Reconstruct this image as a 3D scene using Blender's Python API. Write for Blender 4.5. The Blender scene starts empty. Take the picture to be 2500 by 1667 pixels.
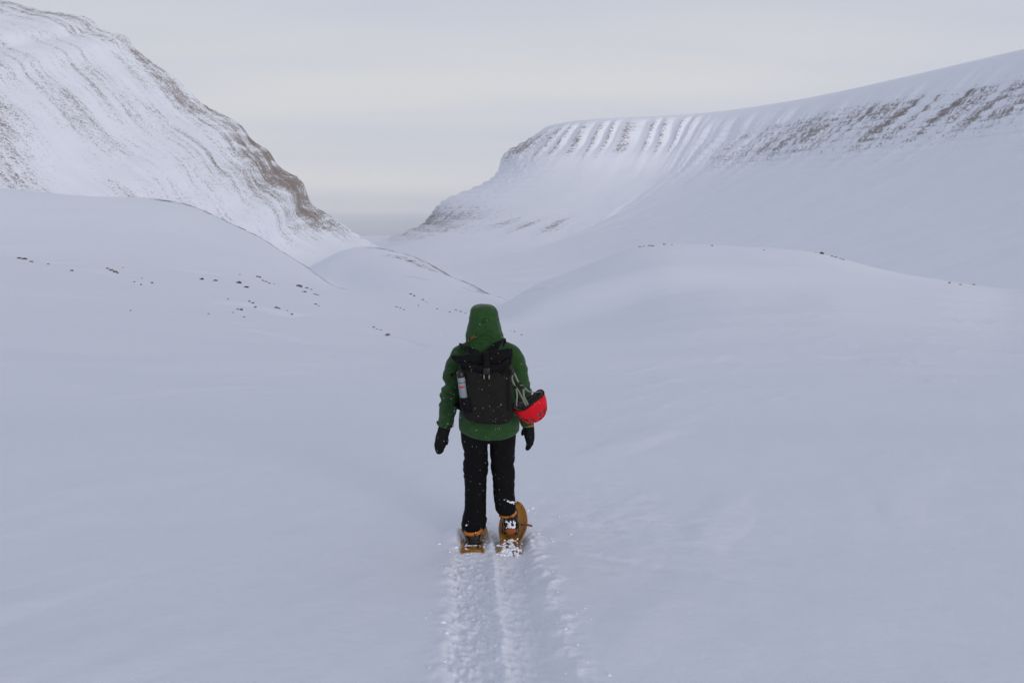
import bpy, bmesh, math, random
import numpy as np
from mathutils import Vector, Matrix

# ------------------------------------------------------------------ scene, camera, sky, sun
SC = bpy.context.scene
COL = SC.collection
F_PX = 28.0 / 36.0 * 2500.0            # focal length in photo pixels (28 mm lens)
PITCH = math.atan((833.5 - 512.0) / F_PX)

cam_data = bpy.data.cameras.new('camera')
cam_data.lens = 28.0
cam_data.sensor_width = 36.0
cam_data.clip_start = 0.05
cam_data.clip_end = 120000.0
cam = bpy.data.objects.new('camera', cam_data)
COL.objects.link(cam)
cam.location = (0, 0, 0)
cam.rotation_euler = (math.pi / 2 - PITCH, 0, 0)
SC.camera = cam

SUN_DIR = Vector((0.42, -0.80, 0.0)).normalized()
SUN_EL = math.radians(14)
SUN_VEC = Vector((SUN_DIR.x * math.cos(SUN_EL), SUN_DIR.y * math.cos(SUN_EL), math.sin(SUN_EL)))

world = bpy.data.worlds.new('World')
SC.world = world
world.use_nodes = True
wn = world.node_tree
wn.nodes.clear()

class NT:
    """tiny node-tree helper"""
    def __init__(self, tree):
        self.t = tree
    def n(self, kind, **kw):
        nd = self.t.nodes.new(kind)
        for k, v in kw.items():
            if k.startswith('i_'):
                key = k[2:]
                key = int(key) if key.isdigit() else key.replace('_', ' ')
                nd.inputs[key].default_value = v
            else:
                setattr(nd, k, v)
        return nd
    def l(self, a, b):
        self.t.links.new(a, b)

W = NT(wn)
out = W.n('ShaderNodeOutputWorld')
bg = W.n('ShaderNodeBackground'); bg.inputs['Strength'].default_value = 0.10
sky = W.n('ShaderNodeTexSky')
sky.sky_type = 'NISHITA'
sky.sun_disc = False
sky.sun_elevation = SUN_EL
sky.sun_rotation = math.atan2(SUN_DIR.x, SUN_DIR.y)
sky.air_density = 1.0
sky.dust_density = 1.0
sky.ozone_density = 1.5
# thin high overcast: soft layered cloud seen through by the blue above
tc = W.n('ShaderNodeTexCoord')
sep = W.n('ShaderNodeSeparateXYZ'); W.l(tc.outputs['Generated'], sep.inputs[0])
zc = W.n('ShaderNodeMath', operation='MAXIMUM'); zc.inputs[1].default_value = 0.0
W.l(sep.outputs['Z'], zc.inputs[0])
zp = W.n('ShaderNodeMath', operation='ADD'); zp.inputs[1].default_value = 0.10
W.l(zc.outputs[0], zp.inputs[0])
dx = W.n('ShaderNodeMath', operation='DIVIDE'); W.l(sep.outputs['X'], dx.inputs[0]); W.l(zp.outputs[0], dx.inputs[1])
dy = W.n('ShaderNodeMath', operation='DIVIDE'); W.l(sep.outputs['Y'], dy.inputs[0]); W.l(zp.outputs[0], dy.inputs[1])
cmb = W.n('ShaderNodeCombineXYZ'); W.l(dx.outputs[0], cmb.inputs[0]); W.l(dy.outputs[0], cmb.inputs[1])
mp = W.n('ShaderNodeMapping'); mp.inputs['Scale'].default_value = (0.26, 0.62, 1); mp.inputs['Location'].default_value = (0.9, 3.1, 0)
W.l(cmb.outputs[0], mp.inputs[0])
nz = W.n('ShaderNodeTexNoise'); nz.inputs['Scale'].default_value = 1.0; nz.inputs['Detail'].default_value = 5; nz.inputs['Roughness'].default_value = 0.42
W.l(mp.outputs[0], nz.inputs['Vector'])
rmp = W.n('ShaderNodeValToRGB')
rmp.color_ramp.elements[0].position = 0.36; rmp.color_ramp.elements[0].color = (4.75, 5.05, 5.95, 1)
rmp.color_ramp.elements[1].position = 0.64; rmp.color_ramp.elements[1].color = (6.0, 6.0, 6.1, 1)
W.l(nz.outputs['Fac'], rmp.inputs['Fac'])
cover = W.n('ShaderNodeMapRange'); cover.inputs['From Min'].default_value = 0.34; cover.inputs['From Max'].default_value = 0.9
cover.inputs['To Min'].default_value = 0.97; cover.inputs['To Max'].default_value = 0.40
W.l(sep.outputs['Z'], cover.inputs['Value'])
# the cloud is lit paler and warmer low down, all round the horizon
low = W.n('ShaderNodeMapRange'); low.interpolation_type = 'SMOOTHSTEP'; low.inputs['From Min'].default_value = 0.0; low.inputs['From Max'].default_value = 0.075
low.inputs['To Min'].default_value = 1.0; low.inputs['To Max'].default_value = 0.0
W.l(sep.outputs['Z'], low.inputs['Value'])
glow = W.n('ShaderNodeMixRGB'); W.l(low.outputs[0], glow.inputs['Fac']); W.l(rmp.outputs[0], glow.inputs[1]); glow.inputs[2].default_value = (8.4, 7.8, 7.0, 1)
mx = W.n('ShaderNodeMixRGB'); W.l(cover.outputs[0], mx.inputs['Fac']); W.l(sky.outputs[0], mx.inputs[1]); W.l(glow.outputs[0], mx.inputs[2])
W.l(mx.outputs[0], bg.inputs['Color'])
W.l(bg.outputs[0], out.inputs['Surface'])

sun_data = bpy.data.lights.new('sun', 'SUN')
sun_data.energy = 1.2
sun_data.angle = math.radians(20)
sun_data.color = (1.0, 0.93, 0.84)
sun = bpy.data.objects.new('sun', sun_data)
COL.objects.link(sun)
sun.rotation_euler = SUN_VEC.to_track_quat('Z', 'Y').to_euler()

vs = SC.view_settings
vs.view_transform = 'Standard'
vs.look = 'None'
vs.exposure = 0.21
vs.gamma = 1.0
vs.use_curve_mapping = False
SC.cycles.use_denoising = True
SC.cycles.max_bounces = 6
SC.cycles.diffuse_bounces = 3
SC.cycles.volume_bounces = 3
SC.cycles.transparent_max_bounces = 8

# ------------------------------------------------------------------ helpers
def lab(o, label=None, cat=None, group=None, kind=None):
    if label: o['label'] = label
    if cat: o['category'] = cat
    if group: o['group'] = group
    if kind: o['kind'] = kind
    return o

def ray(px, py):
    """slopes x/y and z/y of a sight line through a photo pixel"""
    u = (px - 1250.0) / F_PX
    v = (833.5 - py) / F_PX
    d = math.cos(PITCH) + v * math.sin(PITCH)
    return u / d, (v * math.cos(PITCH) - math.sin(PITCH)) / d

def at(px, py, y):
    a, b = ray(px, py)
    return Vector((a * y, y, b * y))

def hash2(ix, iy, seed):
    h = (ix.astype(np.int64) * 374761393 + iy.astype(np.int64) * 668265263 + seed * 1442695041) & 0xFFFFFFFF
    h = ((h ^ (h >> 13)) * 1274126177) & 0xFFFFFFFF
    h = ((h ^ (h >> 16)) * 2246822519) & 0xFFFFFFFF
    return (h ^ (h >> 15)) & 0xFFFFFFFF

def noise2(x, y, seed=0):
    """gradient noise about -1..1"""
    x = np.asarray(x, dtype=np.float64); y = np.asarray(y, dtype=np.float64)
    x, y = np.broadcast_arrays(x, y)
    x0 = np.floor(x); y0 = np.floor(y)
    fx = x - x0; fy = y - y0
    sx = fx * fx * fx * (fx * (fx * 6 - 15) + 10); sy = fy * fy * fy * (fy * (fy * 6 - 15) + 10)
    def g(i, j):
        a = hash2(x0 + i, y0 + j, seed) * (2 * math.pi / 4294967296.0)
        return np.cos(a) * (fx - i) + np.sin(a) * (fy - j)
    n0 = g(0, 0) * (1 - sx) + g(1, 0) * sx
    n1 = g(0, 1) * (1 - sx) + g(1, 1) * sx
    return (n0 * (1 - sy) + n1 * sy) * 1.45

def fbm2(x, y, octaves=4, seed=0, gain=0.5, lac=2.03):
    s = 0.0; a = 1.0; n = 0.0
    for k in range(octaves):
        s = s + a * noise2(np.asarray(x) * lac ** k + 17.3 * k, np.asarray(y) * lac ** k - 9.1 * k, seed + k)
        n += a; a *= gain
    return s / n

def noise3(p, seed=0):
    """cheap solid noise from three planes"""
    x, y, z = p[:, 0], p[:, 1], p[:, 2]
    return (noise2(x + 0.37 * z, y - 0.61 * z, seed) + noise2(y + 0.43 * x, z + 0.29 * x, seed + 7) + noise2(z - 0.31 * y, x + 0.53 * y, seed + 13)) / 1.9

def sstep(a, b, x):
    t = np.clip((np.asarray(x, dtype=np.float64) - a) / (b - a), 0, 1)
    return t * t * (3 - 2 * t)

def pchip(xk, yk, x):
    """monotone cubic through knots; yk may be (..., n) with the knots last"""
    xk = np.asarray(xk, float); yk = np.asarray(yk, float); x = np.asarray(x, float)
    h = np.diff(xk); dl = np.diff(yk) / h
    m = np.zeros_like(yk)
    if len(xk) > 2:
        w1 = 2 * h[1:] + h[:-1]; w2 = h[1:] + 2 * h[:-1]
        same = (dl[:-1] * dl[1:]) > 0
        with np.errstate(divide='ignore', invalid='ignore'):
            hm = (w1 + w2) / (w1 / dl[:-1] + w2 / dl[1:])
        m[1:-1] = np.where(same, hm, 0.0)
    m[0] = dl[0]; m[-1] = dl[-1]
    x = np.clip(x, xk[0], xk[-1])
    i = np.clip(np.searchsorted(xk, x, side='right') - 1, 0, len(xk) - 2)
    t = (x - xk[i]) / h[i]
    return ((1 + 2 * t) * (1 - t) ** 2) * yk[i] + (t * (1 - t) ** 2) * h[i] * m[i] + (t * t * (3 - 2 * t)) * yk[i + 1] + (t * t * (t - 1)) * h[i] * m[i + 1]

def smax(a, b, k):
    h = np.clip(0.5 + 0.5 * (a - b) / k, 0, 1)
    return b * (1 - h) + a * h + k * h * (1 - h)

def grid_mesh(name, P, mat, attrs=None, smooth=True):
    """P (rows, cols, 3) -> one mesh object; faces wind so that normals point up for +y rows, +x cols"""
    r, c = P.shape[:2]
    me = bpy.data.meshes.new(name)
    idx = np.arange(r * c).reshape(r, c)
    q = np.stack([idx[:-1, :-1], idx[:-1, 1:], idx[1:, 1:], idx[1:, :-1]], -1).reshape(-1, 4)
    me.vertices.add(r * c); me.vertices.foreach_set('co', P.reshape(-1).astype(np.float32))
    me.loops.add(q.size); me.loops.foreach_set('vertex_index', q.reshape(-1).astype(np.int32))
    me.polygons.add(len(q))
    me.polygons.foreach_set('loop_start', (np.arange(len(q)) * 4).astype(np.int32))
    me.polygons.foreach_set('use_smooth', np.full(len(q), smooth))
    me.update(calc_edges=True)
    for k, v in (attrs or {}).items():
        a = me.attributes.new(k, 'FLOAT', 'POINT')
        a.data.foreach_set('value', v.reshape(-1).astype(np.float32))
    me.materials.append(mat)
    o = bpy.data.objects.new(name, me)
    COL.objects.link(o)
    return o

def new_mat(name):
    m = bpy.data.materials.new(name); m.use_nodes = True
    t = NT(m.node_tree)
    b = m.node_tree.nodes['Principled BSDF']
    return m, t, b

def terrain_mat(name, rock_a, rock_b, snow=(0.845, 0.87, 0.965), rock_scale=0.12, bump=0.0, bump_scale=1.0, bump_dist=0.05, fine=(0.0, 1.0, 0.01), grain=2.4):
    m, t, b = new_mat(name)
    b.inputs['Roughness'].default_value = 0.72
    b.inputs['Specular IOR Level'].default_value = 0.25
    geo = t.n('ShaderNodeNewGeometry')
    at_ = t.n('ShaderNodeAttribute', attribute_name='rock')
    n1 = t.n('ShaderNodeTexNoise'); n1.inputs['Scale'].default_value = rock_scale; n1.inputs['Detail'].default_value = 8; n1.inputs['Roughness'].default_value = 0.78
    t.l(geo.outputs['Position'], n1.inputs['Vector'])
    # the attribute gives where rock is bare, the noise breaks its edge up
    ad = t.n('ShaderNodeMath', operation='MULTIPLY_ADD'); ad.inputs[1].default_value = grain; ad.inputs[2].default_value = -grain / 2
    t.l(n1.outputs['Fac'], ad.inputs[0])
    sm = t.n('ShaderNodeMath', operation='ADD'); t.l(at_.outputs['Fac'], sm.inputs[0]); t.l(ad.outputs[0], sm.inputs[1])
    mr = t.n('ShaderNodeMapRange'); mr.interpolation_type = 'SMOOTHSTEP'
    mr.inputs['From Min'].default_value = 0.40; mr.inputs['From Max'].default_value = 0.98
    t.l(sm.outputs[0], mr.inputs['Value'])
    rc = t.n('ShaderNodeMixRGB'); rc.inputs[1].default_value = rock_a; rc.inputs[2].default_value = rock_b
    n2 = t.n('ShaderNodeTexNoise'); n2.inputs['Scale'].default_value = rock_scale * 0.37; n2.inputs['Detail'].default_value = 4
    t.l(geo.outputs['Position'], n2.inputs['Vector']); t.l(n2.outputs['Fac'], rc.inputs['Fac'])
    mixc = t.n('ShaderNodeMixRGB'); mixc.inputs[1].default_value = snow + (1,)
    t.l(mr.outputs[0], mixc.inputs['Fac']); t.l(rc.outputs[0], mixc.inputs[2])
    t.l(mixc.outputs[0], b.inputs['Base Color'])
    if bump > 0:
        n3 = t.n('ShaderNodeTexNoise'); n3.inputs['Scale'].default_value = bump_scale; n3.inputs['Detail'].default_value = 6; n3.inputs['Roughness'].default_value = 0.6
        t.l(geo.outputs['Position'], n3.inputs['Vector'])
        bp = t.n('ShaderNodeBump'); bp.inputs['Strength'].default_value = bump; bp.inputs['Distance'].default_value = bump_dist
        t.l(n3.outputs['Fac'], bp.inputs['Height'])
        last = bp
        if fine[0] > 0:
            n4 = t.n('ShaderNodeTexNoise'); n4.inputs['Scale'].default_value = fine[1]; n4.inputs['Detail'].default_value = 4
            t.l(geo.outputs['Position'], n4.inputs['Vector'])
            b2 = t.n('ShaderNodeBump'); b2.inputs['Strength'].default_value = fine[0]; b2.inputs['Distance'].default_value = fine[2]
            t.l(n4.outputs['Fac'], b2.inputs['Height']); t.l(bp.outputs[0], b2.inputs['Normal'])
            last = b2
        t.l(last.outputs[0], b.inputs['Normal'])
    return m

# ------------------------------------------------------------------ ground: the slope, the drifts, the right-hand hill, the valley floor
YP = 5.4                                          # distance of the walker
Z_FEET = ray(1195, 1335)[1] * YP
COLS = [-1600, 0, 150, 260, 370, 480, 540, 590, 640, 690, 760, 830, 900, 962, 1027, 1087, 1146, 1180, 1227, 1270, 1330, 1410, 1560, 1630, 1780, 2000, 2180, 2320, 2500, 3900]
YK = [10, 20, 40, 80, 100, 130, 200, 320, 500, 750, 1100, 1500]
ROWS = {
 20:  [915, 925, 928, 930, 932, 935, 936, 938, 940, 941, 943, 945, 946, 947, 948, 948, 948, 948, 948, 948, 948, 947, 944, 942, 940, 938, 938, 938, 938, 930],
 40:  [740, 786, 792, 798, 804, 812, 816, 820, 824, 828, 834, 840, 845, 848, 850, 851, 851, 851, 851, 850, 849, 846, 838, 834, 828, 826, 828, 832, 838, 820],
 80:  [600, 672, 680, 688, 697, 709, 716, 723, 731, 739, 751, 764, 774, 782, 788, 791, 793, 794, 794, 796, 796, 784, 750, 730, 712, 714, 730, 742, 760, 740],
 100: [560, 650, 657, 662, 668, 680, 688, 696, 706, 717, 732, 748, 760, 768, 775, 780, 783, 783, 778, 754, 723, 695, 657, 648, 662, 690, 710, 722, 744, 720],
 130: [520, 630, 634, 636, 640, 653, 661, 668, 680, 695, 712, 730, 745, 755, 763, 769, 772, 772, 764, 740, 712, 684, 645, 636, 640, 656, 682, 700, 726, 700],
 200: [500, 640, 644, 648, 654, 668, 676, 684, 694, 704, 714, 724, 733, 740, 748, 756, 764, 764, 748, 716, 686, 655, 603, 595, 602, 622, 662, 687, 708, 690],
 320: [440, 570, 574, 578, 586, 600, 612, 626, 644, 664, 690, 712, 716, 720, 730, 742, 752, 752, 744, 740, 720, 700, 660, 655, 660, 680, 710, 730, 745, 740],
 500: [380, 456, 472, 482, 485, 502, 532, 556, 579, 613, 657, 704, 702, 694, 696, 704, 712, 716, 728, 745, 745, 740, 725, 720, 720, 730, 740, 750, 760, 760],
 750: [400, 520, 535, 545, 550, 570, 590, 606, 630, 658, 680, 682, 660, 652, 660, 672, 694, 706, 742, 750, 745, 735, 730, 730, 730, 735, 740, 745, 750, 750],
 1100:[450, 580, 590, 595, 600, 620, 640, 660, 670, 676, 654, 613, 602, 611, 632, 667, 702, 722, 735, 735, 730, 725, 720, 720, 720, 725, 730, 735, 740, 740],
 1500:[500, 600, 605, 608, 612, 630, 650, 665, 670, 668, 648, 620, 612, 622, 650, 680, 690, 695, 700, 700, 700, 700, 700, 700, 700, 705, 710, 715, 720, 720],
}
COL_A = np.array([(c - 1250.0) / F_PX for c in COLS])
E_TAB = np.zeros((len(YK), len(COLS)))
def row_to_e(r):
    v = (833.5 - np.asarray(r, float)) / F_PX
    return np.tan(np.arctan(v) - PITCH)
E_TAB[0, :] = row_to_e(1085)
for k, yk in enumerate(YK[1:], 1):
    E_TAB[k] = row_to_e(ROWS[yk])
# ease the table across the columns so that no fold shows between them
A_FINE = np.linspace(COL_A[0], COL_A[-1], 2200)
_k = np.exp(-0.5 * (np.arange(-40, 41) / 9.0) ** 2); _k /= _k.sum()
def _ease(row_):
    q = pchip(COL_A, row_, A_FINE)
    return np.convolve(np.pad(q, 40, mode='edge'), _k, mode='valid')
E_FINE = np.stack([_ease(E_TAB[k]) for k in range(len(YK))])
SEA_Z = -146.0

def base_ground(x, y):
    """large-scale height of the ground (numpy)"""
    x = np.asarray(x, float); y = np.asarray(y, float)
    sh = x.shape
    xf = x.ravel(); yf = y.ravel()
    ys = np.maximum(yf, 10.0)
    a = xf / ys
    # spread the columns with distance so that cross slopes stay gentle close by
    ek = np.stack([np.interp(a, A_FINE, E_FINE[k]) for k in range(len(YK))])       # knots x points
    ly = np.log(np.array(YK, float)); lq = np.log(np.clip(ys, YK[0], YK[-1]))
    h = np.diff(ly)[:, None]
    dl = np.diff(ek, axis=0) / h
    m = np.zeros_like(ek)
    w1 = 2 * h[1:] + h[:-1]; w2 = h[1:] + 2 * h[:-1]
    with np.errstate(divide='ignore', invalid='ignore'):
        hm = (w1 + w2) / (w1 / dl[:-1] + w2 / dl[1:])
    m[1:-1] = np.where(dl[:-1] * dl[1:] > 0, hm, 0.0)
    m[0] = dl[0]; m[-1] = dl[-1]
    i = np.clip(np.searchsorted(ly, lq, side='right') - 1, 0, len(YK) - 2)
    j = np.arange(len(lq))
    hh = h[i, 0]; t = (lq - ly[i]) / hh
    e = (1 + 2 * t) * (1 - t) ** 2 * ek[i, j] + t * (1 - t) ** 2 * hh * m[i, j] + t * t * (3 - 2 * t) * ek[i + 1, j] + t * t * (t - 1) * hh * m[i + 1, j]
    z_far = e * ys
    # beyond the table: the valley floor runs out to the shore
    z_floor = np.interp(ys, [1500, 2200, 3200, 4500, 4700], [z_far[0] * 0 - 112, -122, -136, -145.0, -150])
    k = sstep(1350, 1700, ys)
    z_far = z_far * (1 - k) + z_floor * k
    # close by: one even slope under photographer and walker
    z10 = row_to_e(1085) * 10.0
    z_near = pchip([-200, -20, 0, YP, 10.0, 15.0, 22.0], [22.0, 0.8, -1.62, Z_FEET, z10, row_to_e(1000) * 15.0, row_to_e(931) * 22.0], yf)
    w = sstep(9.0, 21.0, yf)
    z = z_near * (1 - w) + z_far * w
    return z.reshape(sh)

def drift_noise(x, y):
    """wind-packed relief whose size grows with distance from the walker's tracks"""
    r = np.sqrt(x * x + y * y)
    big = fbm2(x / 60.0, y / 90.0, 3, 11) * 1.4 * sstep(40, 180, r)
    mid = fbm2(x / 12.0 + 0.15 * y / 9.0, y / 9.0, 3, 21) * 0.20 * sstep(5, 30, r)
    wind = fbm2((x * 0.86 - y * 0.5) / 1.1, (x * 0.5 + y * 0.86) / 5.0, 3, 31)
    sas = np.maximum(wind - 0.10, 0) * 0.085 * sstep(-0.25, 0.3, fbm2(x / 6.0, y / 8.0, 2, 37)) * sstep(1.5, 4.0, r)
    crust = fbm2((x * 0.90 + y * 0.43) / 0.34, (y * 0.90 - x * 0.43) / 1.5, 3, 43, gain=0.55) * 0.010 * sstep(60, 20, r)
    small = fbm2(x / 0.9, y / 1.2, 3, 41) * 0.015 + crust
    out_ = big + mid + sas + small
    for (lx, ly, h_, w_) in LEDGES:
        d = np.interp(x, lx, ly) - y
        win = sstep(lx[0], lx[0] + 0.25 * (lx[-1] - lx[0]), x) * (1 - sstep(lx[-1] - 0.3 * (lx[-1] - lx[0]), lx[-1], x))
        dd = np.maximum(d, 0)
        out_ = out_ - h_ * win * sstep(0, 0.35 * w_, d) * np.exp(-dd / w_) * (0.75 + 0.5 * noise2(x / (2.5 * w_), y / (4 * w_), 45))
    return out_

LEDGES = []                                     # wind-scooped brows: (xs, ys, depth, reach)

def trail(x, y):
    """two snowshoe grooves leading from the camera to the walker: depth field"""
    cx = np.interp(y, [-3, 1.0, 3.0, 5.4], [0.10, 0.06, -0.01, -0.155])
    wob = 0.018 * noise2(y * 1.9, 0.3 * y, 51)
    xr = x - cx - wob
    fade = 1 - sstep(YP - 0.40, YP + 0.02, y)
    edge_l = -0.265 + 0.025 * noise2(y * 4.1, y * 0, 52); edge_r = 0.26 + 0.04 * noise2(y * 3.3, y * 0, 53)
    inside = sstep(edge_l - 0.035, edge_l + 0.03, xr) * (1 - sstep(edge_r - 0.05, edge_r + 0.07, xr))
    gl = np.exp(-((xr + 0.145) / 0.095) ** 4)
    gr = np.exp(-((xr - 0.135) / 0.10) ** 4)
    ridge = np.exp(-((xr - 0.0) / 0.022) ** 2)
    # every shoe landed in its own print: steps along each groove
    st_l = 0.5 + 0.5 * np.cos((y - 0.15) * 2 * math.pi / 0.62); st_r = 0.5 + 0.5 * np.cos((y - 0.46) * 2 * math.pi / 0.62)
    lump = fbm2(x * 14, y * 10, 4, 54, gain=0.6)
    clod = np.maximum(fbm2(x * 24, y * 21, 3, 55), 0)
    dep = -0.026 * inside - 0.022 * gl * (0.6 + 0.4 * st_l) - 0.032 * gr * (0.65 + 0.35 * st_r) + 0.016 * ridge * inside
    dep = dep + inside * (0.017 * lump + 0.036 * clod * (0.4 + 0.6 * sstep(0.1, -0.16, xr)))
    # thrown snow along both edges
    lip = np.exp(-((xr - edge_l + 0.05) / 0.05) ** 2) * 0.6 + np.exp(-((xr - edge_r - 0.07) / 0.09) ** 2)
    dep = dep + lip * np.maximum(0.008 + 0.03 * fbm2(x * 8, y * 7, 3, 56), 0)
    return dep * fade

def foot_marks(x, y):
    """hollows round the snowshoes and old wind-softened marks to the right of the walker"""
    z = 0
    for (px, w, l, d) in ((1155, 0.12, 0.34, 0.012), (1245, 0.13, 0.34, 0.03)):
        p = at(px, 1335, YP)
        z = z - d * np.exp(-((x - p.x) / w) ** 4 - ((y - YP - 0.18) / l) ** 4)
    q = at(1100, 1300, YP + 0.2)
    z = z + 0.05 * np.exp(-((x - q.x - 0.02) / 0.07) ** 2 - ((y - YP - 0.2) / 0.16) ** 2)
    q = at(1300, 1300, YP + 0.2)
    z = z + 0.03 * np.exp(-((x - q.x) / 0.06) ** 2 - ((y - YP - 0.1) / 0.25) ** 2) * (1 + 0.8 * noise2(x * 16, y * 14, 61))
    for (px, sd_) in ((1155, 0), (1245, 1)):
        p = at(px, 1335, YP)
        bank = np.exp(-((np.abs(x - p.x) - 0.125) / 0.035) ** 2) * sstep(YP - 0.16, YP + 0.02, y) * (1 - sstep(YP + 0.30, YP + 0.55, y))
        z = z + (0.024 if sd_ == 0 else 0.010) * bank * (1 + 0.6 * noise2(x * 14, y * 11, 64))
    m = np.exp(-((x - 0.85) / 0.75) ** 2 - ((y - 6.3) / 1.5) ** 2)
    n = fbm2((x * 0.82 - y * 0.57) * 1.6, (x * 0.57 + y * 0.82) * 3.6, 3, 62)
    z = z + m * (-0.05 * np.maximum(n - 0.10, 0) + 0.014 * fbm2(x * 5, y * 4, 3, 63))
    return z

def stroke(x, y, pts, width, seed, frac=0.0):
    """0..1 field round a world polyline [(x, y), ...] (a bare-earth edge on the ground)"""
    best = np.full(x.shape, 1e9)
    for (ax, ay), (bx, by) in zip(pts[:-1], pts[1:]):
        vx, vy = bx - ax, by - ay
        t = np.clip(((x - ax) * vx + (y - ay) * vy) / (vx * vx + vy * vy), 0, 1)
        best = np.minimum(best, np.hypot(x - ax - t * vx, y - ay - t * vy))
    return np.exp(-(best / width) ** 2)

def gpt(px, row, y0, y1):
    """where a sight line meets the large-scale ground between two distances"""
    ys = np.linspace(y0, y1, 240)
    a, b = ray(px, row)
    d = b * ys - base_ground(a * ys, ys)
    s = np.where(np.diff(np.sign(d)) != 0)[0]
    i = s[0] if len(s) else int(np.argmin(np.abs(d)))
    return (a * ys[i], ys[i])

for _pts, _h, _w in (
        ([(0, 629, 60, 170), (120, 633, 60, 170), (245, 638, 60, 170), (393, 645, 60, 170), (585, 670, 60, 170), (680, 697, 60, 170)], 0.6, 9.0),
        ([(180, 655, 50, 140), (266, 659, 50, 140), (372, 692, 50, 140), (440, 700, 50, 140)], 0.6, 5.0),
        ([(470, 735, 35, 110), (611, 738, 35, 110), (712, 762, 35, 110), (820, 772, 35, 110)], 0.6, 4.5),
        ([(560, 795, 20, 80), (640, 805, 20, 80), (740, 826, 20, 80), (840, 842, 20, 80)], 0.22, 2.2),
        ([(900, 802, 20, 80), (960, 818, 20, 80), (1090, 850, 20, 80)], 0.22, 2.0),
        ([(2000, 868, 15, 60), (2060, 870, 15, 60), (2120, 872, 15, 60)], 0.10, 1.0),
        ([(2330, 848, 15, 60), (2440, 858, 15, 60), (2600, 868, 15, 60)], 0.22, 2.0),
        ([(1250, 720, 90, 330), (1330, 700, 90, 330), (1480, 648, 90, 330)], 0.8, 8.0)):
    _q = sorted(gpt(*p) for p in _pts)
    LEDGES.append((np.array([p[0] for p in _q]), np.array([p[1] for p in _q]), _h, _w))

def build_ground():
    cen = np.concatenate([np.linspace(-1.5, -0.62, 90, endpoint=False), np.linspace(-0.62, -0.09, 250, endpoint=False),
                          np.linspace(-0.09, 0.10, 200, endpoint=False), np.linspace(0.10, 0.62, 240, endpoint=False), np.linspace(0.62, 1.5, 90)])
    ys = np.concatenate([np.linspace(-30, 1.2, 50, endpoint=False), np.linspace(1.2, 6.6, 420, endpoint=False), np.geomspace(6.6, 300, 370, endpoint=False), np.geomspace(300, 1200, 330, endpoint=False), np.geomspace(1200, 1500, 30, endpoint=False), np.geomspace(1500, 4690, 60)])
    Y, A = np.meshgrid(ys, cen, indexing='ij')
    y0 = np.interp(ys, [-30, 1.2, 30, 4700], [34, 3.0, 1.2, 0.0])[:, None]
    X = A * (np.maximum(Y, 0) + y0 + np.maximum(-Y, 0) * 0.3)
    Z = base_ground(X, Y)
    rr = sstep(1300, 1700, Y)
    Z = Z + drift_noise(X, Y) * (1 - rr)
    near = Y < 9
    Zn = np.zeros_like(Z)
    Zn[near] = trail(X[near], Y[near]) + foot_marks(X[near], Y[near])
    Z = Z + Zn
    # bare-earth edges
    rock = np.zeros_like(Z)
    def add(pix, w, amt, sd, fx=1.0, fy=1.0):
        nonlocal rock, Z
        pts = [((p - 1250.0) / F_PX * y_, y_) for p, y_ in pix]
        k = stroke(X, Y, pts, w, sd)
        sel = k > 0.02
        br = np.zeros_like(Z)
        br[sel] = k[sel] * (0.72 + 1.7 * fbm2(X[sel] / (w * fx), Y[sel] / (w * fy), 4, sd, gain=0.65)) * amt
        rock = np.maximum(rock, br)
        Z = Z + np.clip(br - 0.3, 0, 1) * 0.5
    add([(430, 486), (485, 482), (540, 478), (640, 474), (692, 470), (760, 466), (800, 462)], 17, 0.90, 71, 0.30, 0.55)
    add([(945, 1060), (1000, 1050), (1040, 1030), (1090, 960)], 40, 0.92, 72, 0.30, 0.5)
    add([(965, 930), (1000, 900), (1050, 830), (1080, 790)], 24, 0.80, 73, 0.35, 0.6)
    add([(1060, 1010), (1100, 930), (1146, 745), (1185, 675), (1227, 490)], 18, 0.98, 74, 0.35, 0.7)
    add([(1000, 620), (1035, 600)], 9, 0.66, 75, 0.5, 0.5)
    add([(1130, 560), (1160, 520)], 7, 0.62, 77, 0.5, 0.5)
    return grid_mesh('snow_ground', np.stack([X, Y, Z], -1), MAT['snow'], {'rock': rock})

def ground_z(x, y):
    xa = np.array([float(x)]); ya = np.array([float(y)])
    z = base_ground(xa, ya) + drift_noise(xa, ya)
    if y < 9:
        z = z + trail(xa, ya) + foot_marks(xa, ya)
    return float(z[0])

MAT = {}
MAT['snow'] = terrain_mat('snow', (0.07, 0.06, 0.055, 1), (0.16, 0.13, 0.11, 1), rock_scale=0.9, bump=0.35, bump_scale=9.0, bump_dist=0.02, fine=(0.35, 140.0, 0.004))
MAT['left_slope'] = terrain_mat('left_mountain_snow_and_rock', (0.12, 0.095, 0.08, 1), (0.27, 0.20, 0.165, 1), rock_scale=0.42, grain=3.0)
MAT['right_slope'] = terrain_mat('right_mountain_snow_and_rock', (0.14, 0.125, 0.125, 1), (0.25, 0.21, 0.20, 1), rock_scale=0.22)
ground = build_ground()
lab(ground, kind='structure')

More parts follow.
